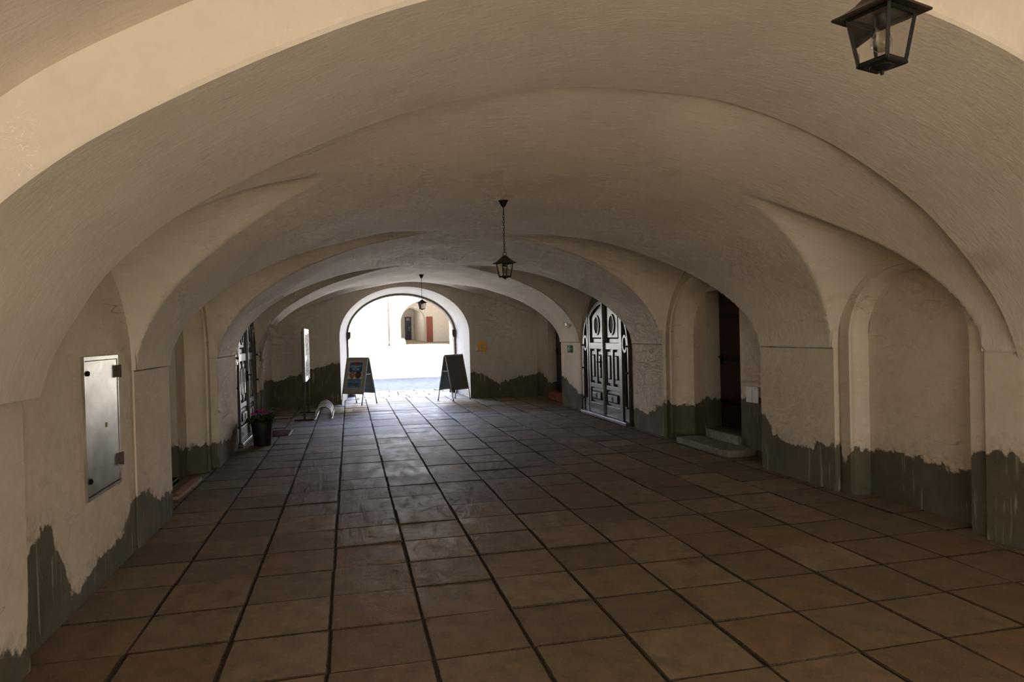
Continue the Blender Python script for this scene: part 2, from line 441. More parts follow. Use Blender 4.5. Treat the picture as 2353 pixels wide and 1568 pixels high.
# ------------------------------------------------------------------ walls
HL = [(-7, .22), (.17, .21), (.40, .14), (.44, .45), (.71, .56), (.90, .60), (.96, .45), (1.08, .26), (1.18, .12), (1.37, .14), (1.68, .18), (2.08, .19), (2.26, .30), (2.33, .42), (2.64, .41),
      (2.98, .25), (3.50, .22), (3.9, .52), (4.5, .58), (4.78, .70), (4.92, .50), (5.2, .32), (5.76, .31), (6.55, .25), (7.28, .37), (9.7, .62), (10.7, .66), (12.1, .70), (13.4, .65)]
HR = [(-7, .62), (.6, .65), (.72, .62), (.84, .62), (1.02, .40), (1.2, .40), (1.4, .44), (1.82, .44), (2.15, .43), (2.24, .28), (2.31, .43), (2.41, .42), (2.54, .46), (2.67, .36), (2.88, .35), (3.1, .37), (3.32, .40), (3.37, .56),
      (3.5, .59), (3.9, .69), (4.3, .73), (5.17, .71), (5.32, .62), (5.64, .47), (5.9, .52), (6.34, .38), (6.58, .29), (6.91, .32), (7.2, .33), (9.65, .32), (10.0, .36), (10.42, .47), (10.71, .60), (11.4, .58), (12.5, .39), (12.6, .5), (13.1, .56), (13.45, .58)]
HF = [(-1.75, .63), (-1.5, .62), (-.99, .75), (-.7, .89), (-.3, .98), (-.07, .94), (3.05, .62), (3.35, .59), (3.57, .45), (3.73, .35), (4.01, .43), (4.35, .49), (4.63, .52), (4.8, .55)]
def Hf(tab): 
    a = np.array(tab); return lambda s: float(np.interp(s, a[:, 0], a[:, 1]))
hL, hR, hF = Hf(HL), Hf(HR), Hf(HF)

class Wall(MB):
    def __init__(s, h): super().__init__(); s.h = h
    def put(s, vs, fs, mi=0, key=None):
        key = key or (lambda p: p[1])
        s.add(vs, fs, mi, dado=[p[2] - s.h(key(p)) for p in vs])
    def panel(s, a, b, top, z0=0.0, key=None):
        """vertical panel from a to b (xy); top is a height or a function of the xy point"""
        L = math.hypot(b[0] - a[0], b[1] - a[1]); n = max(2, int(L / .04) + 1); vs = []; fs = []; m = 14
        for i in range(n):
            t = i / (n - 1); x = a[0] + (b[0] - a[0]) * t; y = a[1] + (b[1] - a[1]) * t
            zt = top(x, y) if callable(top) else top
            for j in range(m): vs.append((x, y, z0 + (zt - z0) * j / (m - 1)))
        for i in range(n - 1):
            for j in range(m - 1): fs.append((i * m + j, (i + 1) * m + j, (i + 1) * m + j + 1, i * m + j + 1))
        s.put(vs, fs, 0, key)
    def strip(s, A, B, mi=0, key=None, sub=1):
        """band between two 3D paths of equal count, cut into sub strips"""
        n = len(A)
        vs = []
        for k in range(sub + 1):
            t = k / sub
            vs += [tuple(a[i] + (b[i] - a[i]) * t for i in range(3)) for a, b in zip(A, B)]
        fs = [(k * n + i, k * n + i + 1, (k + 1) * n + i + 1, (k + 1) * n + i) for k in range(sub) for i in range(n - 1)]
        s.put(vs, fs, mi, key)

def side_wall(sgn, h, B, spec):
    """sgn -1 left wall, +1 right wall; x grows away from the passage by sgn"""
    w = Wall(h)
    xp = spec['pier']
    # piers
    for (y0, y1, x) in xp: w.panel((x, y0), (x, y1), ZS - .011 if y0 > 0 else ZS + .004)
    # jambs between piers and bay walls
    for i, b in enumerate(B):
        xa = xp[i][2]; xb = xp[i + 1][2] if i + 1 < len(xp) else None
        w.panel((xa, b[0]), (b[2], b[0]), ZS + .03)
        if xb is not None: w.panel((xb, b[1]), (b[2], b[1]), ZS + .03)
    for i, b in enumerate(B):
        n = spec['bay'][i]
        c, hh = (b[0] + min(b[1], 99)) / 2, (b[1] - b[0]) / 2
        if n is None:
            w.panel((b[2], b[0]), (b[2], min(b[1], YF + .1)), lambda x, y, b=b: float(zlun(np.array(b[2]), np.array(y), b, sgn < 0)) + .03 if b[0] < y < b[1] else ZS)
            continue
        if n['t'] == 'rect':       # plain wall with a squared doorway
            y0, y1, z0, z1, xd = n['y0'], n['y1'], n['z0'], n['z1'], n['xd']
            topf = lambda x, y, b=b: float(zlun(np.array(b[2]), np.array(y), b, sgn < 0)) + .03 if b[0] < y < b[1] else ZS
            w.panel((b[2], b[0]), (b[2], y0), topf); w.panel((b[2], y1), (b[2], min(b[1], YF + .1)), topf)
            w.panel((b[2], y0), (b[2], y1), topf, z0=z1); w.panel((b[2], y0), (b[2], y1), z0)
            w.panel((b[2], y0), (xd, y0), z1); w.panel((b[2], y1), (xd, y1), z1)
            w.strip([(b[2], y0, z1), (b[2], y1, z1)], [(xd, y0, z1), (xd, y1, z1)])
            continue
        nc, nh, nzs, nr = (n['y0'] + n['y1']) / 2, (n['y1'] - n['y0']) / 2, n['zs'], n['top'] - n['zs']
        inn = arch_path(nc, nh, nzs, nr, q=n.get('q', 2.0))
        outp = arch_path(c, hh, ZS, b[3] - ZS + .03, q=b[6], p=PL)
        P3 = lambda P, x: [(x, y, z) for (y, z) in P]
        w.strip(P3(outp, b[2]), P3(inn, b[2]), sub=3)
        if n.get('band'):          # raised moulding round the niche
            bw, bt = n['band'], .022
            bo = arch_path(nc, nh + bw, nzs, nr + bw * .8, q=n.get('q', 2.0)); bi = inn
            xo = b[2] - sgn * bt
            w.strip(P3(bo, b[2]), P3(bo, xo)); w.strip(P3(bo, xo), P3(bi, xo), sub=2); w.strip(P3(bi, xo), P3(bi, b[2]))
        # reveal with a rounded arris, then the back
        r = n.get('round', .0); xk = b[2] + sgn * n['d']
        if r:
            prev = P3(inn, b[2])
            for k in range(1, 7):
                a = PI / 2 * k / 6
                cur = P3(arch_path(nc, nh - r * math.sin(a), nzs, nr - r * math.sin(a) * .8, q=n.get('q', 2.0)), b[2] + sgn * n['d'] * (1 - math.cos(a)))
                w.strip(prev, cur); prev = cur
            inn = arch_path(nc, nh - r, nzs, nr - r * .8, q=n.get('q', 2.0)); nh2, nr2 = nh - r, nr - r * .8
        else:
            w.strip(P3(inn, b[2]), P3(inn, xk)); nh2, nr2 = nh, nr
        if n['t'] == 'door': continue
        topn = lambda x, y, nc=nc, nh2=nh2, nr2=nr2, nzs=nzs: nzs + nr2 * math.sqrt(max(0, 1 - min(1, abs((y - nc) / nh2)) ** 2)) + .004
        dd = n.get('door')
        if dd is None:
            w.panel((xk, nc - nh2), (xk, nc + nh2), topn)
        else:
            y0, y1, z0, z1, xd, y2, y3 = dd
            w.panel((xk, nc - nh2), (xk, y0), topn); w.panel((xk, y1), (xk, nc + nh2), topn)
            w.panel((xk, y0), (xk, y1), topn, z0=z1); w.panel((xk, y0), (xk, y1), z0)
            w.panel((xk, y0), (xd, y2), z1); w.panel((xk, y1), (xd, y3), z1)
            w.strip([(xk, y0, z1), (xk, y1, z1)], [(xd, y2, z1), (xd, y3, z1)])
            w.strip([(xk, y0, z0), (xk, y1, z0)], [(xd, y2, z0), (xd, y3, z0)])
    return w

wl = side_wall(-1, hL, BL, dict(
    pier=[(-7, .43, -1.405), (2.44, 3.49, -1.468), (5.83, 7.30, -1.468), (9.72, 10.55, -1.475)],
    bay=[None,
         dict(t='niche', y0=3.70, y1=5.60, zs=1.45, top=2.36, d=.20, round=.14, band=.13, door=(4.02, 5.02, .06, 2.10, -2.06, 4.02, 5.06)),
         dict(t='door', y0=7.34, y1=9.68, zs=1.28, top=2.40, d=.30), None]))
o = wl.build('wall_left', M['wall'], smooth=True, merge=.0004, angle=math.radians(35))
tag(o, 'left passage wall of cream plaster with dark damp patches along its foot', 'wall', kind='structure')
wr = side_wall(1, hR, BR, dict(
    pier=[(-7, .72, 4.618), (2.32, 3.52, 4.618), (5.98, 7.10, 4.618), (9.72, 11.02, 4.63)],
    bay=[dict(t='niche', y0=.88, y1=2.16, zs=1.46, top=2.08, d=.15, round=.05, band=.12),
         dict(t='niche', y0=3.58, y1=5.84, zs=1.48, top=2.37, d=.27, round=.16, band=.13, door=(4.47, 5.31, .20, 2.09, 5.30, 4.60, 5.50)),
         dict(t='door', y0=7.19, y1=9.53, zs=1.28, top=2.40, d=.30),
         dict(t='rect', y0=11.22, y1=12.44, z0=.17, z1=1.97, xd=4.98)]))
o = wr.build('wall_right', M['wall'], smooth=True, merge=.0004, angle=math.radians(35))
tag(o, 'right passage wall of cream plaster with arched niches and dark damp foot', 'wall', kind='structure')

# far wall with its arched gateway
wf = Wall(hF)
kx = lambda p: p[0]
GC, GH, GZ, GR = 1.475, 1.555, 1.60, 1.17
gin = arch_path(GC, GH, GZ, GR, nv=20, na=240)
xs_ = np.linspace(0, PI, 241)
gout = [(-1.75, ZS * i / 20) for i in range(20)]
for a in xs_:
    x = 1.5 - 3.25 * math.cos(a); xq = min(max(x, XL + .0005), XR - .0005)
    z = float(zceil(xq, YF - .002)); 
    gout.append((x, z + .10))
gout += [(4.80, ZS * (19 - i) / 20) for i in range(20)]
F3 = lambda P, y: [(x, y, z) for (x, z) in P]
wf.strip(F3(gout, YF), F3(gin, YF), key=kx, sub=12)
o = wf.build('wall_far', M['wall_far'], smooth=True, merge=.0004, angle=math.radians(35))
tag(o, 'end wall with the big arched gateway out to the courtyard', 'wall', kind='structure')
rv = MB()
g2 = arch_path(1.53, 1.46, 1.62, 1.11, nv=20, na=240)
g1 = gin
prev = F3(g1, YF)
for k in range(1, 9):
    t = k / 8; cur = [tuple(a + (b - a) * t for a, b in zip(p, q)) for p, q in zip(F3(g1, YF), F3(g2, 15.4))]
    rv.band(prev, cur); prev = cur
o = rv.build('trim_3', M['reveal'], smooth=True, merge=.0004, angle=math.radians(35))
tag(o, 'pale plastered deep reveal of the far gateway arch', 'arch reveal', kind='structure')
g3 = arch_path(1.53, 1.41, 1.62, 1.06, nv=20, na=240)
sf = MB()
sf.band(F3(g2, 15.40), F3(g3, 15.40)); sf.band(F3(g3, 15.40), F3(g3, 15.72))
o = sf.build('trim_4', M['stoneframe'], smooth=True, merge=.0004, angle=math.radians(35))
tag(o, 'dark weathered stone frame at the outer edge of the gateway', 'door frame', kind='structure')
# outer facades and the building mass over the passage
fc = MB()
gq0 = [(-14, 8.4 * i / 20) for i in range(20)] + [(-14 + 31 * i / 60, 8.4) for i in range(61)] + [(17, 8.4 * (19 - i) / 20) for i in range(20)]
gq = [(-14, 8.4 * i / 20) for i in range(20)] + [(-14 + 31 * i / 240, 8.4) for i in range(241)] + [(17, 8.4 * (19 - i) / 20) for i in range(20)]
fc.band(F3(gq, 15.72), F3(g3, 15.72))
n0 = [(p[0], p[1]) for p in spline([(-1.405, 0), (-1.405, .7)] + [(p[0] + (p[0] - XC) * .03, p[1] + .255) for p in AP] + [(4.62, .7), (4.62, 0)], 101)]
fc.band(F3(gq0, -7.0), F3(n0, -7.0))
fc.add([(-14, -7, 8.4), (17, -7, 8.4), (17, 15.72, 8.4), (-14, 15.72, 8.4)], [(0, 1, 2, 3)])
fc.add([(-14, -7, 0), (-14, -7, 8.4), (-14, 15.72, 8.4), (-14, 15.72, 0)], [(0, 1, 2, 3)])
fc.add([(17, -7, 0), (17, -7, 8.4), (17, 15.72, 8.4), (17, 15.72, 0)], [(0, 1, 2, 3)])
o = fc.build('wall_outer', M['court'])
tag(o, 'outer plastered building over the passage', 'building', kind='structure')

# ------------------------------------------------------------------ floor
fl = MB()
PX, PY = .503, .5
def tile(x0, x1, y0, y1, gx=.005, gy=.0015, mi=0, base=0.0):
    tv = random.random(); hv = 1.0 if random.random() < .16 else (random.random() * .35)
    zj = base + random.uniform(-.004, .003); tx, ty = random.uniform(-.0025, .0025), random.uniform(-.0025, .0025)
    j = lambda: random.uniform(-.004, .004)
    a, b, c, d = x0 + gx + j(), x1 - gx + j(), y0 + gy + j(), y1 - gy + j()
    n = 6; out = []; inn = []
    def ring(ins, dz, amp):
        P = []
        A, Bq, Cq, D = a + ins, b - ins, c + ins, d - ins
        for i in range(n): P.append((A + (Bq - A) * i / n, Cq))
        for i in range(n): P.append((Bq, Cq + (D - Cq) * i / n))
        for i in range(n): P.append((Bq - (Bq - A) * i / n, D))
        for i in range(n): P.append((A, D - (D - Cq) * i / n))
        return [(px + random.uniform(-amp, amp), py + random.uniform(-amp, amp), zj + dz + tx * ((px - a) / (b - a) - .5) * 2 + ty * ((py - c) / (d - c) - .5) * 2) for px, py in P]
    r0 = ring(0, -.03, 0); r1 = ring(.0, -.007, .002); r2 = ring(.007, -.001, .002); r3 = ring(.03, 0, 0)
    vs = r0 + r1 + r2 + r3; k = 4 * n; fs = []
    for q in range(3):
        for i in range(k): fs.append((q * k + i, q * k + (i + 1) % k, (q + 1) * k + (i + 1) % k, (q + 1) * k + i))
    fs.append(tuple(range(3 * k, 4 * k)))
    fl.add(vs, fs, mi, tile=[tv] * len(vs), hue=[hv] * len(vs))
    fl.m[-len(fs):-len(fs) + 2 * k] = [1] * (2 * k)
for i in range(-4, 11):
    for j in range(-9, 29):
        x0 = i * PX; y0 = j * PY
        if y0 + PY > 14.6: continue
        sl = .0 if i > -4 else 0
        tile(x0, x0 + PX, y0, y0 + PY)
for r, (ya, yb) in enumerate(((14.52, 14.90), (14.92, 15.40), (15.40, 15.95), (15.95, 16.45), (16.45, 17.0))):
    x = -.9 + .23 * r
    while x < 4.2:
        wd = random.uniform(.45, .75)
        tile(x, x + wd, ya, yb, .006, .005, 2); x += wd
fl.add([(-2.6, -7.2, -.014), (5.7, -7.2, -.014), (5.7, 17.0, -.014), (-2.6, 17.0, -.014)], [(0, 1, 2, 3)], 1, tile=[0] * 4, hue=[0] * 4)
o = fl.build('floor', [M['tile'], M['joint'], M['slate']])
tag(o, 'brown square paving tiles with dirt filled joints', 'floor', kind='structure')
def zg(y): return max(0.0, (y - 17.0) * .0252)
gr = MB()
X_, Y_ = np.meshgrid(np.linspace(-40, 45, 30), np.linspace(17.0, 50.0, 30))
gridmesh(gr, X_, Y_, np.maximum(0, (Y_ - 17) * .0252) - .004)
gr.add([(-40, 15.7, -.02), (45, 15.7, -.02), (45, 17.02, -.02), (-40, 17.02, -.02)], [(0, 1, 2, 3)])
o = gr.build('courtyard_ground', M['asphalt'], smooth=True); tag(o, 'gravel courtyard ground beyond the gateway, shaded near the gate', 'ground', kind='structure')
ng = MB(); ng.add([(-30, -40, -.02), (34, -40, -.02), (34, -7, -.02), (-30, -7, -.02)], [(0, 1, 2, 3)])
o = ng.build('street_ground', M['earth']); tag(o, 'sunny ground outside the near end of the passage', 'ground', kind='structure')

# ------------------------------------------------------------------ courtyard building beyond the gate
CY, CX, CZ = -3.35621257, .14313965, 1.58417476
F_, YAW, PIT, ROL = 1583.624, .2317, .0114, -.0249
def axes():
    fw = Vector((math.sin(YAW), math.cos(YAW), 0)); rt = Vector((math.cos(YAW), -math.sin(YAW), 0)); up = Vector((0, 0, 1))
    f2 = fw * math.cos(PIT) - up * math.sin(PIT); u2 = up * math.cos(PIT) + fw * math.sin(PIT)
    return f2, rt * math.cos(ROL) + u2 * math.sin(ROL), u2 * math.cos(ROL) - rt * math.sin(ROL)
FW, RT, UP = axes()

ZA = zg(50)
cw = MB()
ac, ah, azs, ar = 6.03 - .12, 1.92, ZA + 1.75, 1.72
aw = [(x, z) for x, z in arch_path(ac, ah, azs, ar, nv=10, na=40, z0=ZA)]
ao = [(-30, ZA + (13) * i / 10) for i in range(10)] + [(-30 + 75 * i / 40, ZA + 13) for i in range(41)] + [(45, ZA + 13 * (9 - i) / 10) for i in range(10)]
cw.band(F3(ao, 50), F3(aw, 50)); cw.band(F3(aw, 50), F3(aw, 50.7))
cw.box((0, 49.95, ZA + 1.3 - 20.0 + 20), (0.001, .001, .001))
o = cw.build('wall_courtyard', M['court'], merge=.0005); tag(o, 'dazzling sunlit white courtyard facade seen through the gateway', 'building', kind='structure')
# arcade behind the facade arch
zi = lambda y: ZA + (y - 50) * .0245
ar_ = MB()
ic, ih, izs, irr = 5.60, 1.08, zi(57) + 1.7, 1.35
iw = arch_path(ic, ih, izs, irr, nv=10, na=40, z0=zi(57), q=1.8)
io = [(2.5, zi(57) + 5 * i / 10) for i in range(10)] + [(2.5 + 9 * i / 40, zi(57) + 5) for i in range(41)] + [(11.5, zi(57) + 5 * (9 - i) / 10) for i in range(10)]
ar_.band(F3(io, 57), F3(iw, 57)); ar_.band(F3(iw, 57), F3(iw, 57.6))
ar_.add([(3.2, 65, 0), (6.35, 65, 0), (6.35, 65, 6), (3.2, 65, 6)], [(0, 1, 2, 3)])
ar_.add([(6.35, 65, 0), (6.95, 57.6, 0), (6.95, 57.6, 6), (6.35, 65, 6)], [(0, 1, 2, 3)])
ar_.add([(3.2, 57.6, 0), (3.2, 65, 0), (3.2, 65, 6), (3.2, 57.6, 6)], [(0, 1, 2, 3)])
ar_.add([(2.5, 50.7, 0), (2.5, 57, 0), (2.5, 57, 6), (2.5, 50.7, 6)], [(0, 1, 2, 3)])
ar_.add([(11.5, 50.7, 0), (11.5, 57, 0), (11.5, 57, 6), (11.5, 50.7, 6)], [(0, 1, 2, 3)])
# vaulted ceiling of the arcade
for (x0, x1, y0, y1, zt) in ((2.5, 11.5, 50.7, 57, ZA + 4.6), (3.2, 6.95, 57.6, 65, ZA + 3.5)):
    n = 16; A = []; Bp = []
    for i in range(n + 1):
        t = i / n; z = zt - 1.3 + 1.3 * math.sqrt(max(0, 1 - (2 * t - 1) ** 2)); x = x0 + (x1 - x0) * t
        A.append((x, y0, z)); Bp.append((x, y1, z))
    ar_.band(A, Bp)
o = ar_.build('wall_arcade', M['arcade']); tag(o, 'cream shaded arcade walls behind the courtyard arch', 'wall', kind='structure')
af = MB(); af.add([(2.4, 50, zi(50) - .002), (11.6, 50, zi(50) - .002), (11.6, 65.1, zi(65.1)), (2.4, 65.1, zi(65.1))], [(0, 1, 2, 3)])
o = af.build('floor_arcade', M['ochre']); tag(o, 'ochre paving under the courtyard arcade', 'floor', kind='structure')

def at(px, py, Y):
    d = FW + RT * ((px - 1176.5) / F_) - UP * ((py - 784) / F_)
    t = (Y - CY) / d.y
    return Vector((CX, CY, CZ)) + d * t

# navy door in the arcade
p = at(938.5, 780, 64.9); r = empty('arcade_door', (p.x, 64.9, zi(64.9)))
tag(r, 'dark navy door with a white lettered transom at the back of the arcade', 'door')
d = MB(); d.box((-.0, 0, 1.12), (.62, .06, 2.24)); d.build('door_frame', M['navy'], r, bevel=.01)
d = MB(); d.box((.07, -.05, .85), (.30, .05, 1.66)); lf = d.build('door_leaf', M['navy'], r, bevel=.01)
d = MB()
for k, z in enumerate((2.1, 2.02, 1.96, 1.91)): d.box((0, -.036, z), ((.34, .22, .40, .36)[k], .012, (.045, .03, .025, .02)[k]))
d.build('transom_lettering', M['signwhite'], r)
d = MB(); d.box((.09, -.08, 1.15), (.05, .02, .12)); d.box((.10, -.08, .92), (.04, .02, .07)); d.build('notice', M['paper'], lf)
# brown door
p = at(988, 787.5, 56.96); r = empty('arcade_door', (p.x, 56.96, zi(57) - .01))
tag(r, 'red-brown panelled door right of the arcade arch in the courtyard', 'door')
d = MB(); d.box((0, 0, 1.11), (.56, .05, 2.22)); lf = d.build('door_leaf', M['redbrown'], r, bevel=.008)
d = MB()
for sx in (-1, 1):
    for z, hgt in ((1.66, .72), (.62, .95)):
        d.ring2([(sx * .13 - .10, z - hgt / 2), (sx * .13 + .10, z - hgt / 2), (sx * .13 + .10, z + hgt / 2), (sx * .13 - .10, z + hgt / 2)],
                [(sx * .13 - .075, z - hgt / 2 + .03), (sx * .13 + .075, z - hgt / 2 + .03), (sx * .13 + .075, z + hgt / 2 - .03), (sx * .13 - .075, z + hgt / 2 - .03)], -.02, -.045)
d.build('panel_moulding', M['redbrown'], lf)
d = MB(); d.lathe([(.0, 0), (.02, .0), (.024, .02), (.0, .04)], (0, -.05, 1.02), 10); d.build('door_knob', M['alu'], lf)
def oblique(px, py):
    # point on the slanting arcade wall
    a = Vector((6.35, 65, 0)); b = Vector((6.95, 57.6, 0)); n = Vector((b.y - a.y, a.x - b.x, 0))
    dd = FW + RT * ((px - 1176.5) / F_) - UP * ((py - 784) / F_); c0 = Vector((CX, CY, CZ))
    t = (a - c0).dot(n) / dd.dot(n); return c0 + dd * t, math.atan2(b.y - a.y, b.x - a.x)
def wallthing(name, label, cat, px, py, w, h, t, mats):
    p, a = oblique(px, py); r = empty(name, p, a + PI); tag(r, label, cat)
    return r
r = wallthing('wall_plaque', 'small dark square plaque on the arcade wall', 'plaque', 951.5, 736, 1, 1, 1, None)
d = MB(); d.box((0, -.02, 0), (.9, .03, .13)); d.build('plate', M['ink'], r, bevel=.01)
d = MB(); d.box((0, -.04, 0), (.8, .015, .10)); d.build('face', M['darkdoor'], r)
r = wallthing('letter_box', 'pale box hung on the arcade wall under the dark plaque', 'box', 950.5, 748.5, 1, 1, 1, None)
d = MB(); d.box((0, -.09, 0), (.8, .18, .28)); d.build('body', M['ochre'], r, bevel=.02)
d = MB(); d.box((0, -.185, .08), (.5, .012, .02)); d.build('slot', M['ink'], r)
r = wallthing('wall_grille', 'tall dark brown grille low on the arcade wall', 'grille', 965, 763, 1, 1, 1, None)
d = MB(); d.box((0, -.02, 0), (1.55, .03, .92)); d.build('panel', M['rust'], r, bevel=.01)
d = MB()
for k in range(7): d.box((-.66 + .22 * k, -.045, 0), (.05, .02, .88))
d.build('grille_bars', M['darkred'], r)
# lamp globe in the arcade
p = at(953.5, 707, 56.0); r = empty('globe_lamp', p); tag(r, 'small white globe lamp hanging under the arcade arch', 'lamp')
d = MB(); d.lathe([(0, -.09), (.06, -.07), (.09, 0), (.06, .07), (.02, .09)], (0, 0, 0), 16); d.build('globe', M['signwhite'], r, True)
top = ZA + 4.6 - p.z - .05; d = MB(); d.tube([(0, 0, .08), (0, 0, top)], .008, 6); d.build('cord', M['white'], r)
# downpipe
p = at(895, 795, 49.9); q = at(892.6, 660, 49.9); r = empty('rain_pipe', (p.x, 49.9, ZA)); tag(r, 'slim pinkish rain downpipe on the sunlit courtyard facade', 'pipe')
d = MB(); d.tube([(0, 0, .3), (0, 0, 6.5)], .05, 10); d.build('pipe', M['pipe'], r, True)
d = MB(); d.tube([(0, 0, 0), (0, 0, .36)], .075, 10); d.build('foot', M['rust'], r, True)
for k in range(4):
    d = MB(); d.tube([(0, 0, 1.2 + 1.5 * k), (0, 0, 1.25 + 1.5 * k)], .07, 10); d.build('pipe_clip', M['rust'], r)
p = at(926, 793, 49.75); r = MB(); r.lathe([(.24, 0), (.24, .2), (.20, .42), (.10, .54), (.0, .57)], (0, 0, 0), 16)
o = r.build('guard_stone', M['court'], smooth=True); o.location = (p.x - .02, 49.75, ZA); tag(o, 'white rounded guard stone at the left foot of the courtyard arch', 'stone')

# ------------------------------------------------------------------ panelled double doors
def big_door(name, x, yc, rz, label, open_h):
    r = empty(name, (x, yc, 0), rz); tag(r, label, 'door', kind='structure')
    W, SPR, TOP = 1.14, 1.28, 2.22
    RI = TOP - SPR
    def topz(u, ins=0.0):
        t = min(1, abs(u) / (W - ins)); return SPR + (RI - ins) * math.sqrt(max(0, 1 - t * t))
    def upto(u0, u1, z0, ins=0.0, n=18):
        """panel outline between u0,u1 from z0 up to the arch"""
        return [(u0, z0), (u1, z0)] + [(u1 + (u0 - u1) * i / n, max(z0 + .01, topz(u1 + (u0 - u1) * i / n, ins))) for i in range(n + 1)]
    # frame: back boards and arched rim
    f = MB(); f.prism(upto(-W, W, .05, .0, 60), .10, .06)
    o1 = arch_path(0, W + .03, SPR, RI + .18, 10, 40, .0); i1 = arch_path(0, W - .05, SPR, RI - .04, 10, 40, .0)
    f.ring2(o1, i1, .10, .01, closed=False); f.ring2(arch_path(0, W - .015, SPR, RI + .0, 10, 40, .0), i1, .06, -.03, closed=False)
    for sx in (-1, 1):
        f.prism(upto(min(sx * .80, sx * .865), max(sx * .80, sx * .865), .05, .05, 6), .06, -.035)
    f.build('door_frame', M['door'], r, bevel=.006)
    t = MB(); t.box((0, -.02, .03), (2 * W, .16, .06)); t.build('threshold', M['door'], r, bevel=.01)
    for sx in (-1, 1):                                        # fixed side strips with an oval ring
        s = MB(); a, b = sorted((sx * .875, sx * 1.08))
        w_ = .035
        s.prism(upto(a, b, .06, .06, 8), .06, .03)
        s.prism([(a, .06), (b, .06), (b, .30), (a, .30)], .04, -.01)
        s.prism(upto(a, a + w_, .30, .06, 4), .04, -.005); s.prism(upto(b - w_, b, .30, .06, 4), .04, -.005)
        sp = s.build('side_panel', M['door'], r, bevel=.005)
        s = MB(); cx = (a + b) / 2; s.ring2(ell(cx, 1.36, .105, .15, 32), ell(cx, 1.36, .062, .105, 32), .03, -.03)
        s.build('oval_ring', M['door'], sp, bevel=.006)
        s = MB(); s.prism(ell(cx, 1.36, .064, .107, 32), .03, .018); s.build('dark_oval', M['darkglass'], sp)
    for sx in (-1, 1):                                        # the two leaves
        a, b = sorted((sx * .012, sx * .79))
        L = MB(); L.prism(upto(a, b, .06, .06, 24), .06, .02)
        st = .075
        inner = sx * .012; outer = sx * .79
        i0, i1_ = sorted((inner, inner + sx * st)); o0, o1_ = sorted((outer - sx * st, outer))
        L.prism(upto(i0, i1_, .06, .06, 4), .03, -.025); L.prism(upto(o0, o1_, .06, .06, 6), .03, -.025)
        for z0, z1 in ((.06, .25), (.53, .61), (1.25, 1.37)): L.prism([(a, z0), (b, z0), (b, z1), (a, z1)], .03, -.022)
        mid = sx * .40; L.prism([(mid - .035, .6), (mid + .035, .6), (mid + .035, 1.26), (mid - .035, 1.26)], .03, -.022)
        # arched head rail following the curve
        n = 18; pa = [(a + (b - a) * i / n) for i in range(n + 1)]
        ou = [(u, topz(u, .06)) for u in pa]; iu = [(u, max(1.36, topz(u, .06) - .085)) for u in pa]
        L.ring2(ou, iu, .03, -.022, closed=False)
        leaf = L.build('door_leaf', M['door'], r, bevel=.006)
        k = MB(); u0, u1 = sorted((inner + sx * .12, outer - sx * .14))
        k.prism([(u0, 1.43), (u1, 1.43)] + [(u1 + (u0 - u1) * i / n, max(1.45, topz(u1 + (u0 - u1) * i / n, .06) - .14)) for i in range(n + 1)], .03, -.004, chamfer=.02)
        k.build('upper_panel', M['door'], leaf, bevel=.004)
        k = MB(); uc = (u0 + u1) / 2 - sx * .02
        k.ring2(ell(uc, 1.69, .135, .185, 40), ell(uc, 1.69, .105, .155, 40), .01, -.022); k.build('oval_frame', M['door'], leaf, bevel=.006)
        k = MB(); k.prism(ell(uc, 1.69, .107, .157, 40), .0, -.008); k.build('oval_window', M['darkglass'], leaf)
        for q in (0, 1):
            v0, v1 = sorted((inner + sx * (.105 + q * .335), inner + sx * (.105 + q * .335 + .235)))
            v0 += .0; k = MB(); k.prism([(v0, .65), (v1, .65), (v1, 1.21), (v0, 1.21)], .03, -.002)
            k.prism([(v0 + .05, .72), (v1 - .05, .72), (v1 - .05, 1.15), (v0 + .05, 1.15)], .0, -.024, chamfer=.02)
            k.build('tall_panel', M['door'], leaf, bevel=.003)
        k = MB(); v0, v1 = sorted((inner + sx * .10, outer - sx * .10))
        k.prism([(v0, .275), (v1, .275), (v1, .505), (v0, .505)], .03, -.004); k.prism([(v0 + .04, .305), (v1 - .04, .305), (v1 - .04, .475), (v0 + .04, .475)], .0, -.035, chamfer=.03)
        lp = k.build('lower_panel', M['door'], leaf, bevel=.003)
        k = MB(); vc = (v0 + v1) / 2; k.ring2(ell(vc, .39, .035, .05, 24), ell(vc, .39, .022, .036, 24), -.03, -.042); k.build('carved_oval', M['door'], lp)
    k = MB(); k.prism([(-.04, .07), (.04, .07), (.04, 2.14), (-.04, 2.14)], .0, -.055, chamfer=.012); k.build('centre_post', M['door'], r, bevel=.004)
    k = MB(); k.box((-.10, -.05, 1.0), (.035, .02, .16)); k.tube([(-.10, -.05, 1.02), (-.10, -.10, 1.02), (-.0 if open_h else -.19, -.10, 1.02)], .010, 8)
    k.build('door_handle', M['black'], r, True)
    k = MB()
    for sx in (-1, 1):
        for z in (.28, .86, 1.30): k.lathe([(0, 0), (.022, 0), (.018, .03), (0, .036)], (sx * 1.10, -.045, z), 10)
    k.build('hinge_knobs', M['black'], r)
    return r
big_door('door_1', 4.625, 8.36, -PI / 2, 'arched dark wooden double door with oval windows in the right wall', False)
big_door('door_2', -1.51, 8.51, PI / 2, 'arched dark wooden double door in the left wall behind the flower pot', True)

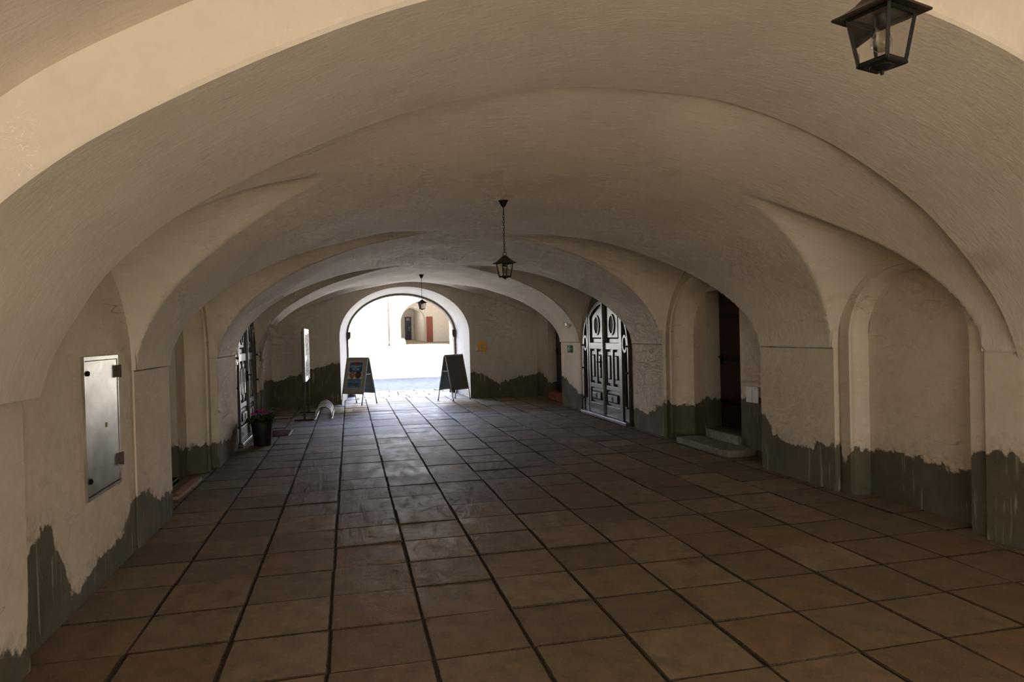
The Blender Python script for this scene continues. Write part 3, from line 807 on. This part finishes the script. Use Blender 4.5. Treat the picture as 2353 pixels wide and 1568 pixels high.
def plank_door(name, x, y0, y1, z0, z1, face, label, mat, slats=5):
    w = y1 - y0; r = empty(name, (x, (y0 + y1) / 2, z0), -PI / 2 if face < 0 else PI / 2); tag(r, label, 'door', kind='structure')
    d = MB()
    for k in range(slats): d.box((-w / 2 + w * (k + .5) / slats, 0, (z1 - z0) / 2), (w / slats - .004, .045, z1 - z0))
    lf = d.build('door_leaf', mat, r, bevel=.004)
    for z in (.35, .95, 1.55):
        d = MB(); d.box((0, -.03, z * (z1 - z0) / 1.9), (w * .9, .012, .05)); d.box((w * .43, -.035, z * (z1 - z0) / 1.9), (.04, .02, .09)); d.build('strap_hinge', M['black'], lf, bevel=.002)
    d = MB(); d.box((-w * .38, -.04, .95), (.03, .03, .14)); d.tube([(-w * .38, -.05, .98), (-w * .38, -.09, .98), (-w * .25, -.09, .98)], .01, 8); d.build('door_handle', M['black'], lf)
    return r
plank_door('door_3', 5.27, 4.60, 5.50, .20, 2.09, -1, 'dark red plank door deep in the niche above the stone steps', M['darkred'])
plank_door('door_4', 4.97, 11.22, 12.44, .17, 1.97, -1, 'near-black plank door above a brick sill at the far right', M['darkdoor'])
plank_door('door_5', -2.03, 4.02, 5.06, .06, 2.10, 1, 'dark plank door hidden deep in the left niche', M['darkdoor'])

# stone step, sills, slabs
st = MB(); st.box((0, 0, .045), (.40, 1.28, .09)); o = st.build('stone_step', M['stone'], bevel=.02); o.location = (4.745, 4.80, 0); o.rotation_euler = (0, 0, .03)
tag(o, 'low worn stone step slab on the floor below the dark red door', 'step')
st = MB(); st.box((0, 0, .095), (.16, .86, .20)); o = st.build('door_sill', M['stone_light'], bevel=.015); o.location = (4.99, 4.89, 0)
tag(o, 'chipped pale stone sill block under the dark red door', 'sill')
st = MB(); st.box((0, 0, .085), (.24, 1.2, .17)); o = st.build('brick_sill', M['brick'], bevel=.015); o.location = (4.84, 11.83, 0)
tag(o, 'reddish brick sill under the dark doorway at far right', 'sill')
st = MB(); st.box((0, 0, .03), (.34, 1.00, .06)); o = st.build('threshold_stone', M['stone_light'], bevel=.015); o.location = (-1.93, 4.53, 0)
tag(o, 'grey threshold stone in the left door niche', 'threshold')
st = MB(); st.box((0, 0, .02), (.18, .75, .04)); o = st.build('stone_slab', M['stone'], bevel=.01); o.location = (-1.525, 12.72, 0)
tag(o, 'flat stone slab at the foot of the left wall near the far corner', 'slab')
pl = MB(); pl.box((0, 0, .016), (.10, .98, .032)); o = pl.build('wooden_plank', M['plank'], bevel=.003); o.location = (-1.595, 4.60, 0); o.rotation_euler = (0, 0, -.03)
tag(o, 'loose bare wooden plank lying on the floor at the left niche', 'plank')

# ------------------------------------------------------------------ steel wall cabinet
r = empty('wall_cabinet', (-1.48, 1.735, .595), PI / 2); tag(r, 'flush galvanised steel cabinet with streaky door set in left wall', 'cabinet')
cwid, chei = .645, .905
d = MB(); o_ = [(-cwid / 2, 0), (cwid / 2, 0), (cwid / 2, chei), (-cwid / 2, chei)]; i_ = [(-cwid / 2 + .012, .022), (cwid / 2 - .012, .022), (cwid / 2 - .012, chei - .024), (-cwid / 2 + .012, chei - .024)]
d.ring2(o_, i_, .05, -.018); d.build('cabinet_frame', M['steel'], r, bevel=.003)
d = MB(); d.box((0, .0, chei / 2), (cwid - .034, .028, chei - .056)); dr = d.build('cabinet_door', M['steel'], r, bevel=.002)
for z in (.12, .80):
    d = MB(); d.lathe([(0, 0), (.017, 0), (.017, .01), (.010, .016), (0, .016)], (0, 0, 0), 14); l = d.build('lock', M['black'], dr, True); l.rotation_euler = (PI / 2, 0, 0); l.location = (-cwid / 2 + .055, -.014, z)
for z in (.17, .79):
    d = MB(); d.box((0, 0, 0), (.016, .03, .085)); d.tube([(0, -.014, -.045), (0, -.014, .045)], .008, 10); h_ = d.build('hinge', M['rust'], r, bevel=.002); h_.location = (cwid / 2 - .012, -.02, z)
d = MB(); d.box((0, 0, 0), (.03, .002, .03)); s_ = d.build('yellow_sticker', M['ochre_sticker'], dr); s_.location = (.06, -.0155, .44)

# ------------------------------------------------------------------ lanterns
def lantern(loc, ztop, label, rz):
    r = empty('hanging_lantern', loc, 0); tag(r, label, 'lantern', 'black hanging lanterns along the vault')
    H = ztop - loc[2]                                   # tip of the finial at 0
    d = MB(); d.lathe([(0, -.004), (.012, .0), (.022, .012), (.030, .03), (.036, .045), (.049, .056), (.049, .066), (0, .066)], (0, 0, H - .062), 24)
    d.build('ceiling_rose', M['black'], r, True)
    body = MB(); body.lathe([(0, 0), (.004, .001), (.005, .006), (.004, .009), (.014, .012), (.026, .018), (.034, .024)], (0, 0, 0), 16)
    body.build('finial', M['black'], r, True)
    zb, zt = .024, .152; wb, wt = .0375, .0555
    fr = MB()
    fr.sq([(wb + .001, zb - .003), (wb + .005, zb), (wb + .004, zb + .010), (wb - .004, zb + .011)])
    for sx in (-1, 1):
        for sy in (-1, 1):
            fr.tube([(sx * wb, sy * wb, zb), (sx * wt, sy * wt, zt)], .0055, 4)
    for k in range(4):
        a = PI / 2 * k; c_, s__ = round(math.cos(a)), round(math.sin(a))
        P = [(-wt, -wt), (wt, -wt)]
        fr.tube([(c_ * x - s__ * y, s__ * x + c_ * y, zt - .004) for x, y in P], .005, 4)
    o = fr.build('lantern_frame', M['black'], r); o.rotation_euler = (0, 0, rz)
    g = MB()
    for k in range(4):
        a = PI / 2 * k; c_, s__ = round(math.cos(a)), round(math.sin(a))
        q = [(-wb, -wb, zb + .008), (wb, -wb, zb + .008), (wt, -wt, zt - .006), (-wt, -wt, zt - .006)]
        g.add([(c_ * x - s__ * y, s__ * x + c_ * y, z) for x, y, z in q], [(0, 1, 2, 3)])
    o = g.build('glass', M['glass'], r); o.rotation_euler = (0, 0, rz)
    rf = MB(); rf.sq([(.060, zt - .001), (.082, zt - .004), (.083, zt + .002), (.066, zt + .011), (.045, zt + .027), (.030, zt + .046), (.020, zt + .060), (.013, zt + .068)])
    o = rf.build('lantern_roof', M['bronze'], r, bevel=.0012); o.rotation_euler = (0, 0, rz)
    sk = MB(); sk.lathe([(.0, 0), (.015, 0), (.015, .02), (.018, .024), (.018, .034), (0, .034)], (0, 0, zt - .030), 14); sk.build('lamp_socket', M['black'], r, True)
    bl = MB(); bl.lathe([(.0, 0), (.012, .0025), (.0215, .011), (.026, .024), (.0235, .036), (.0165, .050), (.0125, .060), (.0125, .066)], (0, 0, zt - .094), 24)
    bl.build('light_bulb', M['bulb'], r, True)
    zr = zt + .068
    rg = MB(); rg.tube([(.018 * math.cos(2 * PI * i / 20), 0, zr + .016 + .018 * math.sin(2 * PI * i / 20)) for i in range(20)], .0028, 6, True); rg.build('ring', M['black'], r, True)
    z0 = zr + .031; z1 = H - .062; rod = min(.07, (z1 - z0) * .3)
    ch = MB(); n = max(2, int((z1 - rod - z0) / .024)); st_ = (z1 - rod - z0) / n
    for k in range(n):
        zc_ = z0 + st_ * (k + .5); hl = st_ * .5 + .004
        P = []
        for i in range(14):
            a = 2 * PI * i / 14; u = .007 * math.cos(a); w_ = (hl - .007) * (1 if math.sin(a) > 0 else -1) + .007 * math.sin(a)
            P.append((u, 0, zc_ + w_) if k % 2 else (0, u, zc_ + w_))
        ch.tube(P, .0024, 5, True)
    ch.build('chain', M['black'], r, True)
    rd = MB(); rd.tube([(0, 0, z1 - rod - .003), (0, 0, z1 + .01)], .0045, 8); rd.build('rod', M['black'], r, True)
    return r
RZ = math.radians(16)
lantern((1.475, -1.868, 2.215), 3.22, 'large close black lantern with clear bulb hanging at the top right', RZ)
lantern((1.545, 2.80, 2.075), 2.80, 'black chain-hung lantern under the middle of the vault', RZ)
lantern((1.59, 10.6, 2.09), 2.80, 'small distant black lantern hanging before the bright gateway', RZ + .1)

# ------------------------------------------------------------------ A-frame boards
def a_board(fl_, fr_, depth, label, poster, face_mat, back_mat):
    fl_, fr_ = Vector((*fl_, 0)), Vector((*fr_, 0)); w = (fr_ - fl_).length
    u = (fr_ - fl_).normalized(); c = (fl_ + fr_) / 2; nrm = Vector((u.y, -u.x, 0))      # front normal
    c = c - nrm * depth / 2
    r = empty('a_frame_sign', c, math.atan2(u.y, u.x)); tag(r, label, 'sign board', 'A-frame boards by the gateway')
    H = 1.085; lean = math.atan2(depth / 2 - .02, H); Ls = H / math.cos(lean)
    for sgn, nm in ((1, 'front_panel'), (-1, 'rear_panel')):
        # local frame of one leaf: origin at top hinge, going down
        def tr(mb):
            out = []
            for x, y, z in mb.v:      # z in 0..Ls downwards from hinge; y outward
                zz = H - z * math.cos(lean) + y * math.sin(lean); yy = -(0.02 + z * math.sin(lean) + y * math.cos(lean))
                out.append((x, yy * sgn, zz))
            mb.v = out; return mb
        b = MB(); b.box((0, .0, .42), (w - .05, .012, .80)); bo = tr(b).build(nm, face_mat if sgn > 0 else back_mat, r)
        fr2 = MB()
        hw = w / 2
        fr2.ring2([(-hw, .0), (hw, .0), (hw, .85), (-hw, .85)], [(-hw + .032, .032), (hw - .032, .032), (hw - .032, .818), (-hw + .032, .818)], -.008, .012)
        tr(fr2).build('panel_frame', M['alu'], bo, bevel=.004)
        for sx in (-1, 1):
            lg = MB(); lg.tube([(sx * (hw - .012), 0, .80), (sx * (hw - .012), 0, Ls - .015)], .0125, 8); lo = tr(lg).build('leg', M['alu'], r, True)
            ft = MB(); ft.tube([(sx * (hw - .012), 0, Ls - .03), (sx * (hw - .012), 0, Ls - .004)], .016, 8); tr(ft).build('foot_cap', M['black'], lo)
        if sgn > 0 and poster:
            ps = MB(); ps.box((0, .009, .40), (.40, .002, .62)); po = tr(ps).build('poster', M['paper'], bo)
            ps = MB(); ps.prism([(-.19, .10), (.19, .10), (.19, .30), (.165, .335), (-.165, .335), (-.19, .30)], .0105, .0115); tr(ps).build('poster_heading', M['poster_blue'], po)
            ps = MB(); ps.box((0, .012, .60), (.39, .001, .215)); tr(ps).build('poster_footer', M['poster_pale'], po)
            ps = MB(); ps.box((.0, .0125, .125), (.15, .001, .06)); tr(ps).build('red_badge', M['red'], po)
            for sx, mm in ((-1, 'photo_a'), (1, 'photo_b')):
                ps = MB(); ps.prism(ell(sx * .09, .40, .088, .088, 32), .0105, .0125); tr(ps).build('round_photo', M[mm], po)
            ps = MB()
            for k, (z, ww, xx) in enumerate(((.505, .13, -.10), (.525, .11, -.10), (.515, .12, .10), (.555, .05, 0), (.60, .33, 0), (.625, .25, 0), (.655, .30, 0))): ps.box((xx, .013, z), (ww, .001, .010))
            tr(ps).build('small_print', M['ink'], po)
            for k, (txt, z, sz) in enumerate((('ZÁBAVNÝ', .225, .074), ('VEČER', .292, .074))):
                cu = bpy.data.curves.new('poster_lettering', 'FONT'); cu.body = txt; cu.size = sz; cu.align_x = 'CENTER'; cu.extrude = .0004; cu.materials.append(M['signwhite'])
                tmp = bpy.data.objects.new('tmp_text', cu); COL.objects.link(tmp); bpy.context.view_layer.update()
                me = bpy.data.meshes.new_from_object(tmp.evaluated_get(bpy.context.evaluated_depsgraph_get())); bpy.data.objects.remove(tmp)
                t = bpy.data.objects.new('poster_lettering', me); COL.objects.link(t); t.parent = po
                yo = .0135
                t.location = (0, -(0.02 + z * math.sin(lean) + yo * math.cos(lean)), H - z * math.cos(lean) + yo * math.sin(lean)); t.rotation_euler = (PI / 2 - lean, 0, 0)
    b = MB(); b.tube([(-w / 2, 0, H), (w / 2, 0, H)], .024, 10); b.build('hinge_bar', M['alu'], r, True)
    for sx in (-1, 1):
        b = MB(); b.box((sx * (w / 2 - .02), 0, .71), (.006, .22, .018)); b.build('brace_bar', M['alu'], r)
    return r
a_board((-.09, 13.24), (.39, 12.84), .56, 'A-frame board with blue evening event poster, left of the gateway', True, M['grey_panel'], M['panel_back'])
a_board((2.50, 12.84), (2.98, 13.18), .54, 'blank dark A-frame board standing right of the gateway', False, M['dark_panel'], M['panel_back'])

# ------------------------------------------------------------------ notice board on two posts
r = empty('notice_board', (-.72, 11.15, 0), PI / 2); tag(r, 'tall glazed notice case on two dark posts, seen edge-on', 'notice board')
for sx in (-1, 1):
    d = MB(); d.box((sx * .68, .012, .86), (.045, .045, 1.72)); d.build('post', M['rust'], r, bevel=.004)
    d = MB(); d.box((sx * .68, .03, .0125), (.06, .34, .025)); d.build('foot', M['black'], r, bevel=.004)
d = MB(); d.box((0, .005, 1.255), (1.42, .04, 1.03)); d.build('case', M['dark_panel'], r, bevel=.004)
d = MB(); W_, Z0, Z1 = .71, .74, 1.77
d.ring2([(-W_, Z0), (W_, Z0), (W_, Z1), (-W_, Z1)], [(-W_ + .07, Z0 + .09), (W_ - .07, Z0 + .09), (W_ - .07, Z1 - .09), (-W_ + .07, Z1 - .09)], -.014, -.028)
fr_ = d.build('case_frame', M['alu'], r, bevel=.004)
for (x, z, w_, h_) in ((-.45, 1.42, .30, .44), (-.05, 1.45, .42, .42), (.42, 1.40, .42, .50), (-.40, .98, .42, .28), (.12, 1.0, .50, .30), (.53, .98, .18, .22)):
    d = MB(); d.box((x, -.017, z), (w_, .003, h_)); pp = d.build('notice_paper', M['paper'], r)
    d = MB()
    for k in range(4): d.box((x, -.0192, z + h_ * (.3 - .2 * k)), (w_ * .7, .001, h_ * .05))
    d.build('print_lines', M['ink'], pp)

# ------------------------------------------------------------------ low bicycle rack
r = empty('bicycle_rack', (-.385, 11.20, 0)); tag(r, 'low galvanised bicycle rack of five hoops beside the notice board', 'bicycle rack')
for sx in (-1, 1):
    d = MB(); d.box((sx * .155, 0, .015), (.035, 1.52, .03)); d.build('base_rail', M['alu'], r, bevel=.004)
for k in range(5):
    y = -.64 + .31 * k; d = MB()
    P = [(.155 * math.cos(a), y + .03 * math.sin(a), .03 + .215 * math.sin(a) ** .8) for a in np.linspace(0, PI, 22)]
    d.tube(P, .013, 8); d.build('hoop', M['alu'], r, True)

# ------------------------------------------------------------------ flower pot
r = empty('flower_pot', (-1.16, 7.52, 0)); tag(r, 'black tapered pot of pink flowers standing by the left double door', 'potted plant')
d = MB(); d.lathe([(.0, .0), (.118, .0), (.122, .01), (.158, .34), (.168, .342), (.168, .36), (.152, .36), (.150, .335), (0, .335)], (0, 0, 0), 28); d.build('pot', M['pot'], r, True, angle=.7)
d = MB(); d.lathe([(0, .325), (.148, .33), (.05, .345), (0, .35)], (0, 0, 0), 18); d.build('soil', M['soil'], r, True)
lv = MB()
def leaf(mb, base, dr, L, w):
    dr = Vector(dr).normalized(); sd = dr.cross(Vector((0, 0, 1))); sd = sd.normalized() if sd.length > .01 else Vector((1, 0, 0)); up = sd.cross(dr)
    pts = []
    for k in range(5):
        t = k / 4; wd = w * math.sin(PI * min(.97, .12 + t * .85)) ; c_ = Vector(base) + dr * L * t - Vector((0, 0, 1)) * L * .35 * t * t
        pts += [c_ - sd * wd + up * wd * .35, c_, c_ + sd * wd + up * wd * .35]
    fs = []
    for k in range(4):
        for q in range(2): fs.append((k * 3 + q, k * 3 + q + 1, k * 3 + 4 + q, k * 3 + 3 + q))
    mb.add(pts, fs)
for k in range(230):
    a = random.uniform(0, 2 * PI); rr = math.sqrt(random.random()) * .16; z = .35 + random.random() * .13 * (1 - rr / .25)
    leaf(lv, (rr * math.cos(a) - .02, rr * math.sin(a), z), (math.cos(a) * 1.2 + random.uniform(-.5, .5), math.sin(a) * 1.2 + random.uniform(-.5, .5), random.uniform(-.1, .9)), random.uniform(.05, .10), random.uniform(.012, .022))
for (bx, by) in ((.14, -.02), (.16, .04)):
    for k in range(14): leaf(lv, (bx + random.uniform(-.02, .03), by + random.uniform(-.03, .03), .38 + .012 * k), (random.uniform(-1, 1), random.uniform(-1, 1), .3), .05, .014)
lv.build('foliage', M['leaf'], r, True)
for (x, y, z, sz) in ((-.10, -.05, .475, .052), (-.03, -.07, .500, .055), (.04, -.06, .485, .052), (-.06, .03, .51, .05), (.02, .02, .515, .05), (-.12, .02, .48, .045), (.075, -.01, .475, .045)):
    fm = MB()
    for q in range(44):
        a = 2.4 * q; el = PI / 2 - math.sqrt(q / 44) * 1.75
        leaf(fm, (x, y, z), (math.cos(a) * math.cos(el), math.sin(a) * math.cos(el), math.sin(el) + .1), sz * random.uniform(.8, 1.1), .011)
    fm.build('flower_head', M['petal'], r, True)

# foot grille / mat with a metal edge
r = empty('door_mat', (-1.09, 8.76, 0)); tag(r, 'reddish-brown ribbed mat with pale edge strip on the floor behind the pot', 'mat')
d = MB(); d.box((0, 0, .006), (.44, .66, .012)); mt = d.build('mat', M['mat'], r)
d = MB()
for k in range(20): d.box((0, -.31 + .0326 * k, .014), (.43, .012, .006))
d.build('ribs', M['mat'], mt)
d = MB(); d.box((.232, 0, .008), (.022, .68, .016)); d.build('edge_strip', M['alu'], r)

# ------------------------------------------------------------------ small wall fittings
r = empty('call_box', (3.335, YF, 1.285)); tag(r, 'yellow box with grey centre on the end wall right of the gateway', 'box')
d = MB(); d.box((0, -.03, 0), (.19, .06, .235)); bb = d.build('body', M['yellow'], r, bevel=.01)
d = MB(); d.ring2([(-.055, -.06), (.055, -.06), (.055, .05), (-.055, .05)], [(-.042, -.046), (.042, -.046), (.042, .036), (-.042, .036)], -.055, -.07); d.build('window_frame', M['yellow'], bb, bevel=.002)
d = MB(); d.box((0, -.061, -.005), (.09, .006, .09)); d.build('window', M['grey_panel'], bb)
d = MB(); d.box((0, -.062, .085), (.10, .004, .018)); d.build('top_strip', M['grey_panel'], bb)
r = empty('switch_box', (3.19, YF, 1.20)); tag(r, 'small white switch just left of the yellow box', 'switch')
d = MB(); d.box((0, -.015, 0), (.08, .03, .085)); bb = d.build('body', M['white'], r, bevel=.006)
d = MB(); d.box((0, -.033, 0), (.03, .01, .05)); d.build('rocker', M['white'], bb, bevel=.003)
r = empty('wall_hook', (3.28, YF, 2.70)); tag(r, 'small ring hook high on the end wall above the yellow box', 'hook')
d = MB(); d.tube([(.045 * math.cos(a), -.02, .045 * math.sin(a)) for a in np.linspace(-2.2, 1.6, 16)], .006, 6); d.build('hook', M['white'], r, True)
d = MB(); d.lathe([(0, 0), (.018, 0), (.014, .012), (0, .014)], (0, 0, 0), 12); q = d.build('base_plate', M['white'], r); q.rotation_euler = (PI / 2, 0, 0); q.location = (-.03, 0, -.03)

# green escape sign on the right pier
r = empty('exit_sign', (4.63, 10.40, 1.225), -PI / 2); tag(r, 'small green emergency exit sign with white running figure on right pier', 'sign')
d = MB(); d.box((0, -.006, 0), (.36, .012, .145)); pl_ = d.build('plate', M['green'], r, bevel=.002)
d = MB(); d.box((-.155, -.0135, 0), (.045, .003, .135))
d.build('door_symbol', M['signwhite'], pl_)
d = MB()
for (a, b, w_) in (((-.02, .03), (-.035, -.005), .022), ((-.035, -.005), (.0, -.025), .015), ((.0, -.025), (.0, -.058), .013), ((-.035, -.005), (-.06, -.035), .015), ((-.06, -.035), (-.095, -.04), .013), ((-.02, .028), (.02, .008), .011), ((-.02, .028), (-.065, .02), .011), ((-.065, .02), (-.075, -.005), .011)):
    L_ = math.hypot(b[0] - a[0], b[1] - a[1]); an = math.atan2(b[1] - a[1], b[0] - a[0])
    d.box(((a[0] + b[0]) / 2, -.0135, (a[1] + b[1]) / 2), (L_ + w_ * .6, .003, w_), ry=-an)
d.prism(ell(-.018, .052, .014, .014, 16), -.012, -.015)
d.build('running_figure', M['signwhite'], pl_)
d = MB(); d.box((.085, -.0135, 0), (.06, .003, .014)); d.prism([(.11, -.028), (.155, 0), (.11, .028)], -.012, -.015); d.build('arrow', M['signwhite'], pl_)
# emergency lamp on the soffit
zz = 1.745; yy = 9.99
xx = XC + HW * math.sqrt(1 - ((zz - ZS) / (2.80 - ZS)) ** (1 / PP)); xx2 = XC + HW * math.sqrt(1 - ((zz + .1 - ZS) / (2.80 - ZS)) ** (1 / PP))
ang = math.atan2(xx - xx2, .1)
r = empty('emergency_lamp', (xx, yy, zz)); r.rotation_euler = (0, -ang, 0); tag(r, 'small white wedge-shaped lamp on the arch above the exit sign', 'lamp')
d = MB(); d.prism([(0.012, -.045), (0.012, .045), (-.02, .045), (-.05, -.01), (-.05, -.045)], .05, -.05); bb = d.build('housing', M['white'], r, bevel=.006)
d = MB(); d.box((-.03, 0, -.047), (.03, .08, .006)); d.build('lens', M['signwhite'], bb)
# notice plates on the left pier
r = empty('wall_notice', (-1.475, 10.05, 1.30), PI / 2); tag(r, 'small pale notice plates on left pier beside the double door', 'sign')
for k, (x, z, w_, h_) in enumerate(((-.09, .10, .16, .20), (.10, -.02, .16, .20), (-.09, -.13, .15, .16))):
    d = MB(); d.box((x, -.006, z), (w_, .012, h_)); q = d.build('plate', M['paper'] if k != 1 else M['stone_light'], r, bevel=.002)
    d = MB()
    for j in range(3): d.box((x, -.0128, z + h_ * (.25 - .25 * j)), (w_ * .7, .001, .012))
    d.build('print_lines', M['ink'], q)
# white twin socket plates in the niche
for k, yv in enumerate((4.275, 4.135)):
    r = empty('junction_cover', (4.95, yv, .755), -PI / 2)
    tag(r, ('white square cover plate in the niche, nearer the dark red door' if k == 0 else 'white square cover plate in the niche, nearer the pier edge'), 'cover plate', 'white cover plates low in the door niche')
    d = MB(); d.box((0, -.006, 0), (.13, .012, .20)); q = d.build('plate', M['white'], r, bevel=.004)
    for sz in (-1, 1):
        d = MB(); d.lathe([(0, 0), (.007, 0), (.005, .003), (0, .003)], (0, 0, 0), 8); s_ = d.build('screw', M['alu'], q); s_.rotation_euler = (PI / 2, 0, 0); s_.location = (0, -.012, sz * .08)
# iron gate pintles on the gateway frame
for k, (x, lab) in enumerate(((.115, 'rusty iron gate hinge on the left edge of the gateway'), (2.945, 'rusty iron gate hinge on the right edge of the gateway'))):
    r = empty('gate_hinge', (x, 15.36, 1.62)); tag(r, lab, 'hinge')
    sg = 1 if k == 0 else -1
    d = MB(); d.box((sg * .01, -.02, 0), (.07, .05, .20)); d.build('plate', M['rust'], r, bevel=.004)
    d = MB(); d.tube([(sg * .05, -.02, -.06), (sg * .05, -.02, .10)], .018, 10); d.build('pin', M['rust'], r, True)
# timber-clad foot of the gateway jambs
for k, (x, lab) in enumerate(((.155, 'worn stone bumper at the left foot of the gateway'), (2.90, 'worn stone bumper at the right foot of the gateway'))):
    d = MB(); d.lathe([(.10, 0), (.10, .18), (.085, .34), (.05, .42), (0, .44)], (0, 0, 0), 16); o = d.build('guard_stone', M['stoneframe'], smooth=True); o.location = (x, 15.56, 0); tag(o, lab, 'stone')

# ------------------------------------------------------------------ light
wd = bpy.data.worlds.new('sky'); S.world = wd; wd.use_nodes = True
nt = wd.node_tree; bg = nt.nodes['Background']
sky = nt.nodes.new('ShaderNodeTexSky'); sky.sky_type = 'NISHITA'; sky.sun_disc = False; sky.sun_elevation = math.radians(55); sky.sun_rotation = math.radians(170)
nt.links.new(sky.outputs[0], bg.inputs[0]); bg.inputs[1].default_value = .30
def lamp(name, ty, loc, rot, energy, color, **kw):
    l = bpy.data.lights.new(name, ty); l.energy = energy; l.color = color
    for k, v in kw.items(): setattr(l, k, v)
    o = bpy.data.objects.new(name, l); COL.objects.link(o); o.location = loc; o.rotation_euler = rot; return o
def aim(frm, to):
    return (Vector(to) - Vector(frm)).to_track_quat('-Z', 'Y').to_euler()
lamp('sun', 'SUN', (0, -20, 30), aim((4, -16, 24.5), (0, 0, 0)), 48.0, (1.0, .96, .90), angle=math.radians(.6))
lamp('near_opening_fill', 'AREA', (1.6, -8.8, 1.3), aim((1.6, -8.8, 1.3), (1.6, 4, 2.6)), 10, (1.0, .89, .70), shape='RECTANGLE', size=6.0, size_y=2.4)  # added area lamp behind the camera, stands in for daylight at the near end
lamp('near_floor_fill', 'AREA', (1.6, -5.6, .15), aim((1.6, -5.6, .15), (1.6, .5, 3.2)), 120, (1.0, .895, .70), shape='RECTANGLE', size=4.5, size_y=2.0)  # added unseen lamp facing up from the floor, imitates bounce onto the soffits
lamp('gate_sky_fill', 'AREA', (1.5, 20.0, 3.8), aim((1.5, 20.0, 3.8), (1.5, 11.0, .6)), 750, (.36, .55, 1.0), shape='RECTANGLE', size=5.0, size_y=1.0)  # added lamp hidden above the gate opening, simulates blue skylight

for k, (x, z) in enumerate(((.35, .9), (.95, .35), (1.5, 1.1), (2.1, .35), (2.7, .9))):
    lamp('gate_bounce_fill', 'SPOT', (x, 17.2, z), aim((x, 17.2, z), (1.5 + (1.5 - x) * .5, 9.0, 2.3)), 140, (1.0, .96, .92), spot_size=math.radians(100), spot_blend=1.0, shadow_soft_size=0.0)  # added invisible spots outside the gate, fill for courtyard bounce on the vaults

for (x, y, z, e) in ((5.0, 60.5, 3.6, 60), (7.4, 53.5, 4.2, 70)):
    lamp('arcade_fill', 'POINT', (x, y, z), (0, 0, 0), e, (1.0, .95, .88), shadow_soft_size=0.0)  # added invisible points that brighten the arcade, separate from the globe lamp

# ------------------------------------------------------------------ camera
cam = bpy.data.cameras.new('camera'); co = bpy.data.objects.new('camera', cam); COL.objects.link(co)
cam.sensor_width = 36; cam.lens = F_ / 2353 * 36; cam.clip_start = .05; cam.clip_end = 300
Mx = Matrix((RT, UP, -FW)).transposed().to_4x4(); Mx.translation = Vector((CX, CY, CZ)); co.matrix_world = Mx
S.camera = co
S.view_settings.view_transform = 'Standard'; S.view_settings.look = 'None'; S.view_settings.exposure = 0; S.view_settings.gamma = 1
S.cycles.use_denoising = True
S.cycles.max_bounces = 7; S.cycles.diffuse_bounces = 4; S.cycles.glossy_bounces = 3; S.cycles.transparent_max_bounces = 10
S.cycles.use_adaptive_sampling = True; S.cycles.adaptive_threshold = .10; S.cycles.adaptive_min_samples = 12
S.render.use_persistent_data = False
S.cycles.sample_clamp_indirect = 40
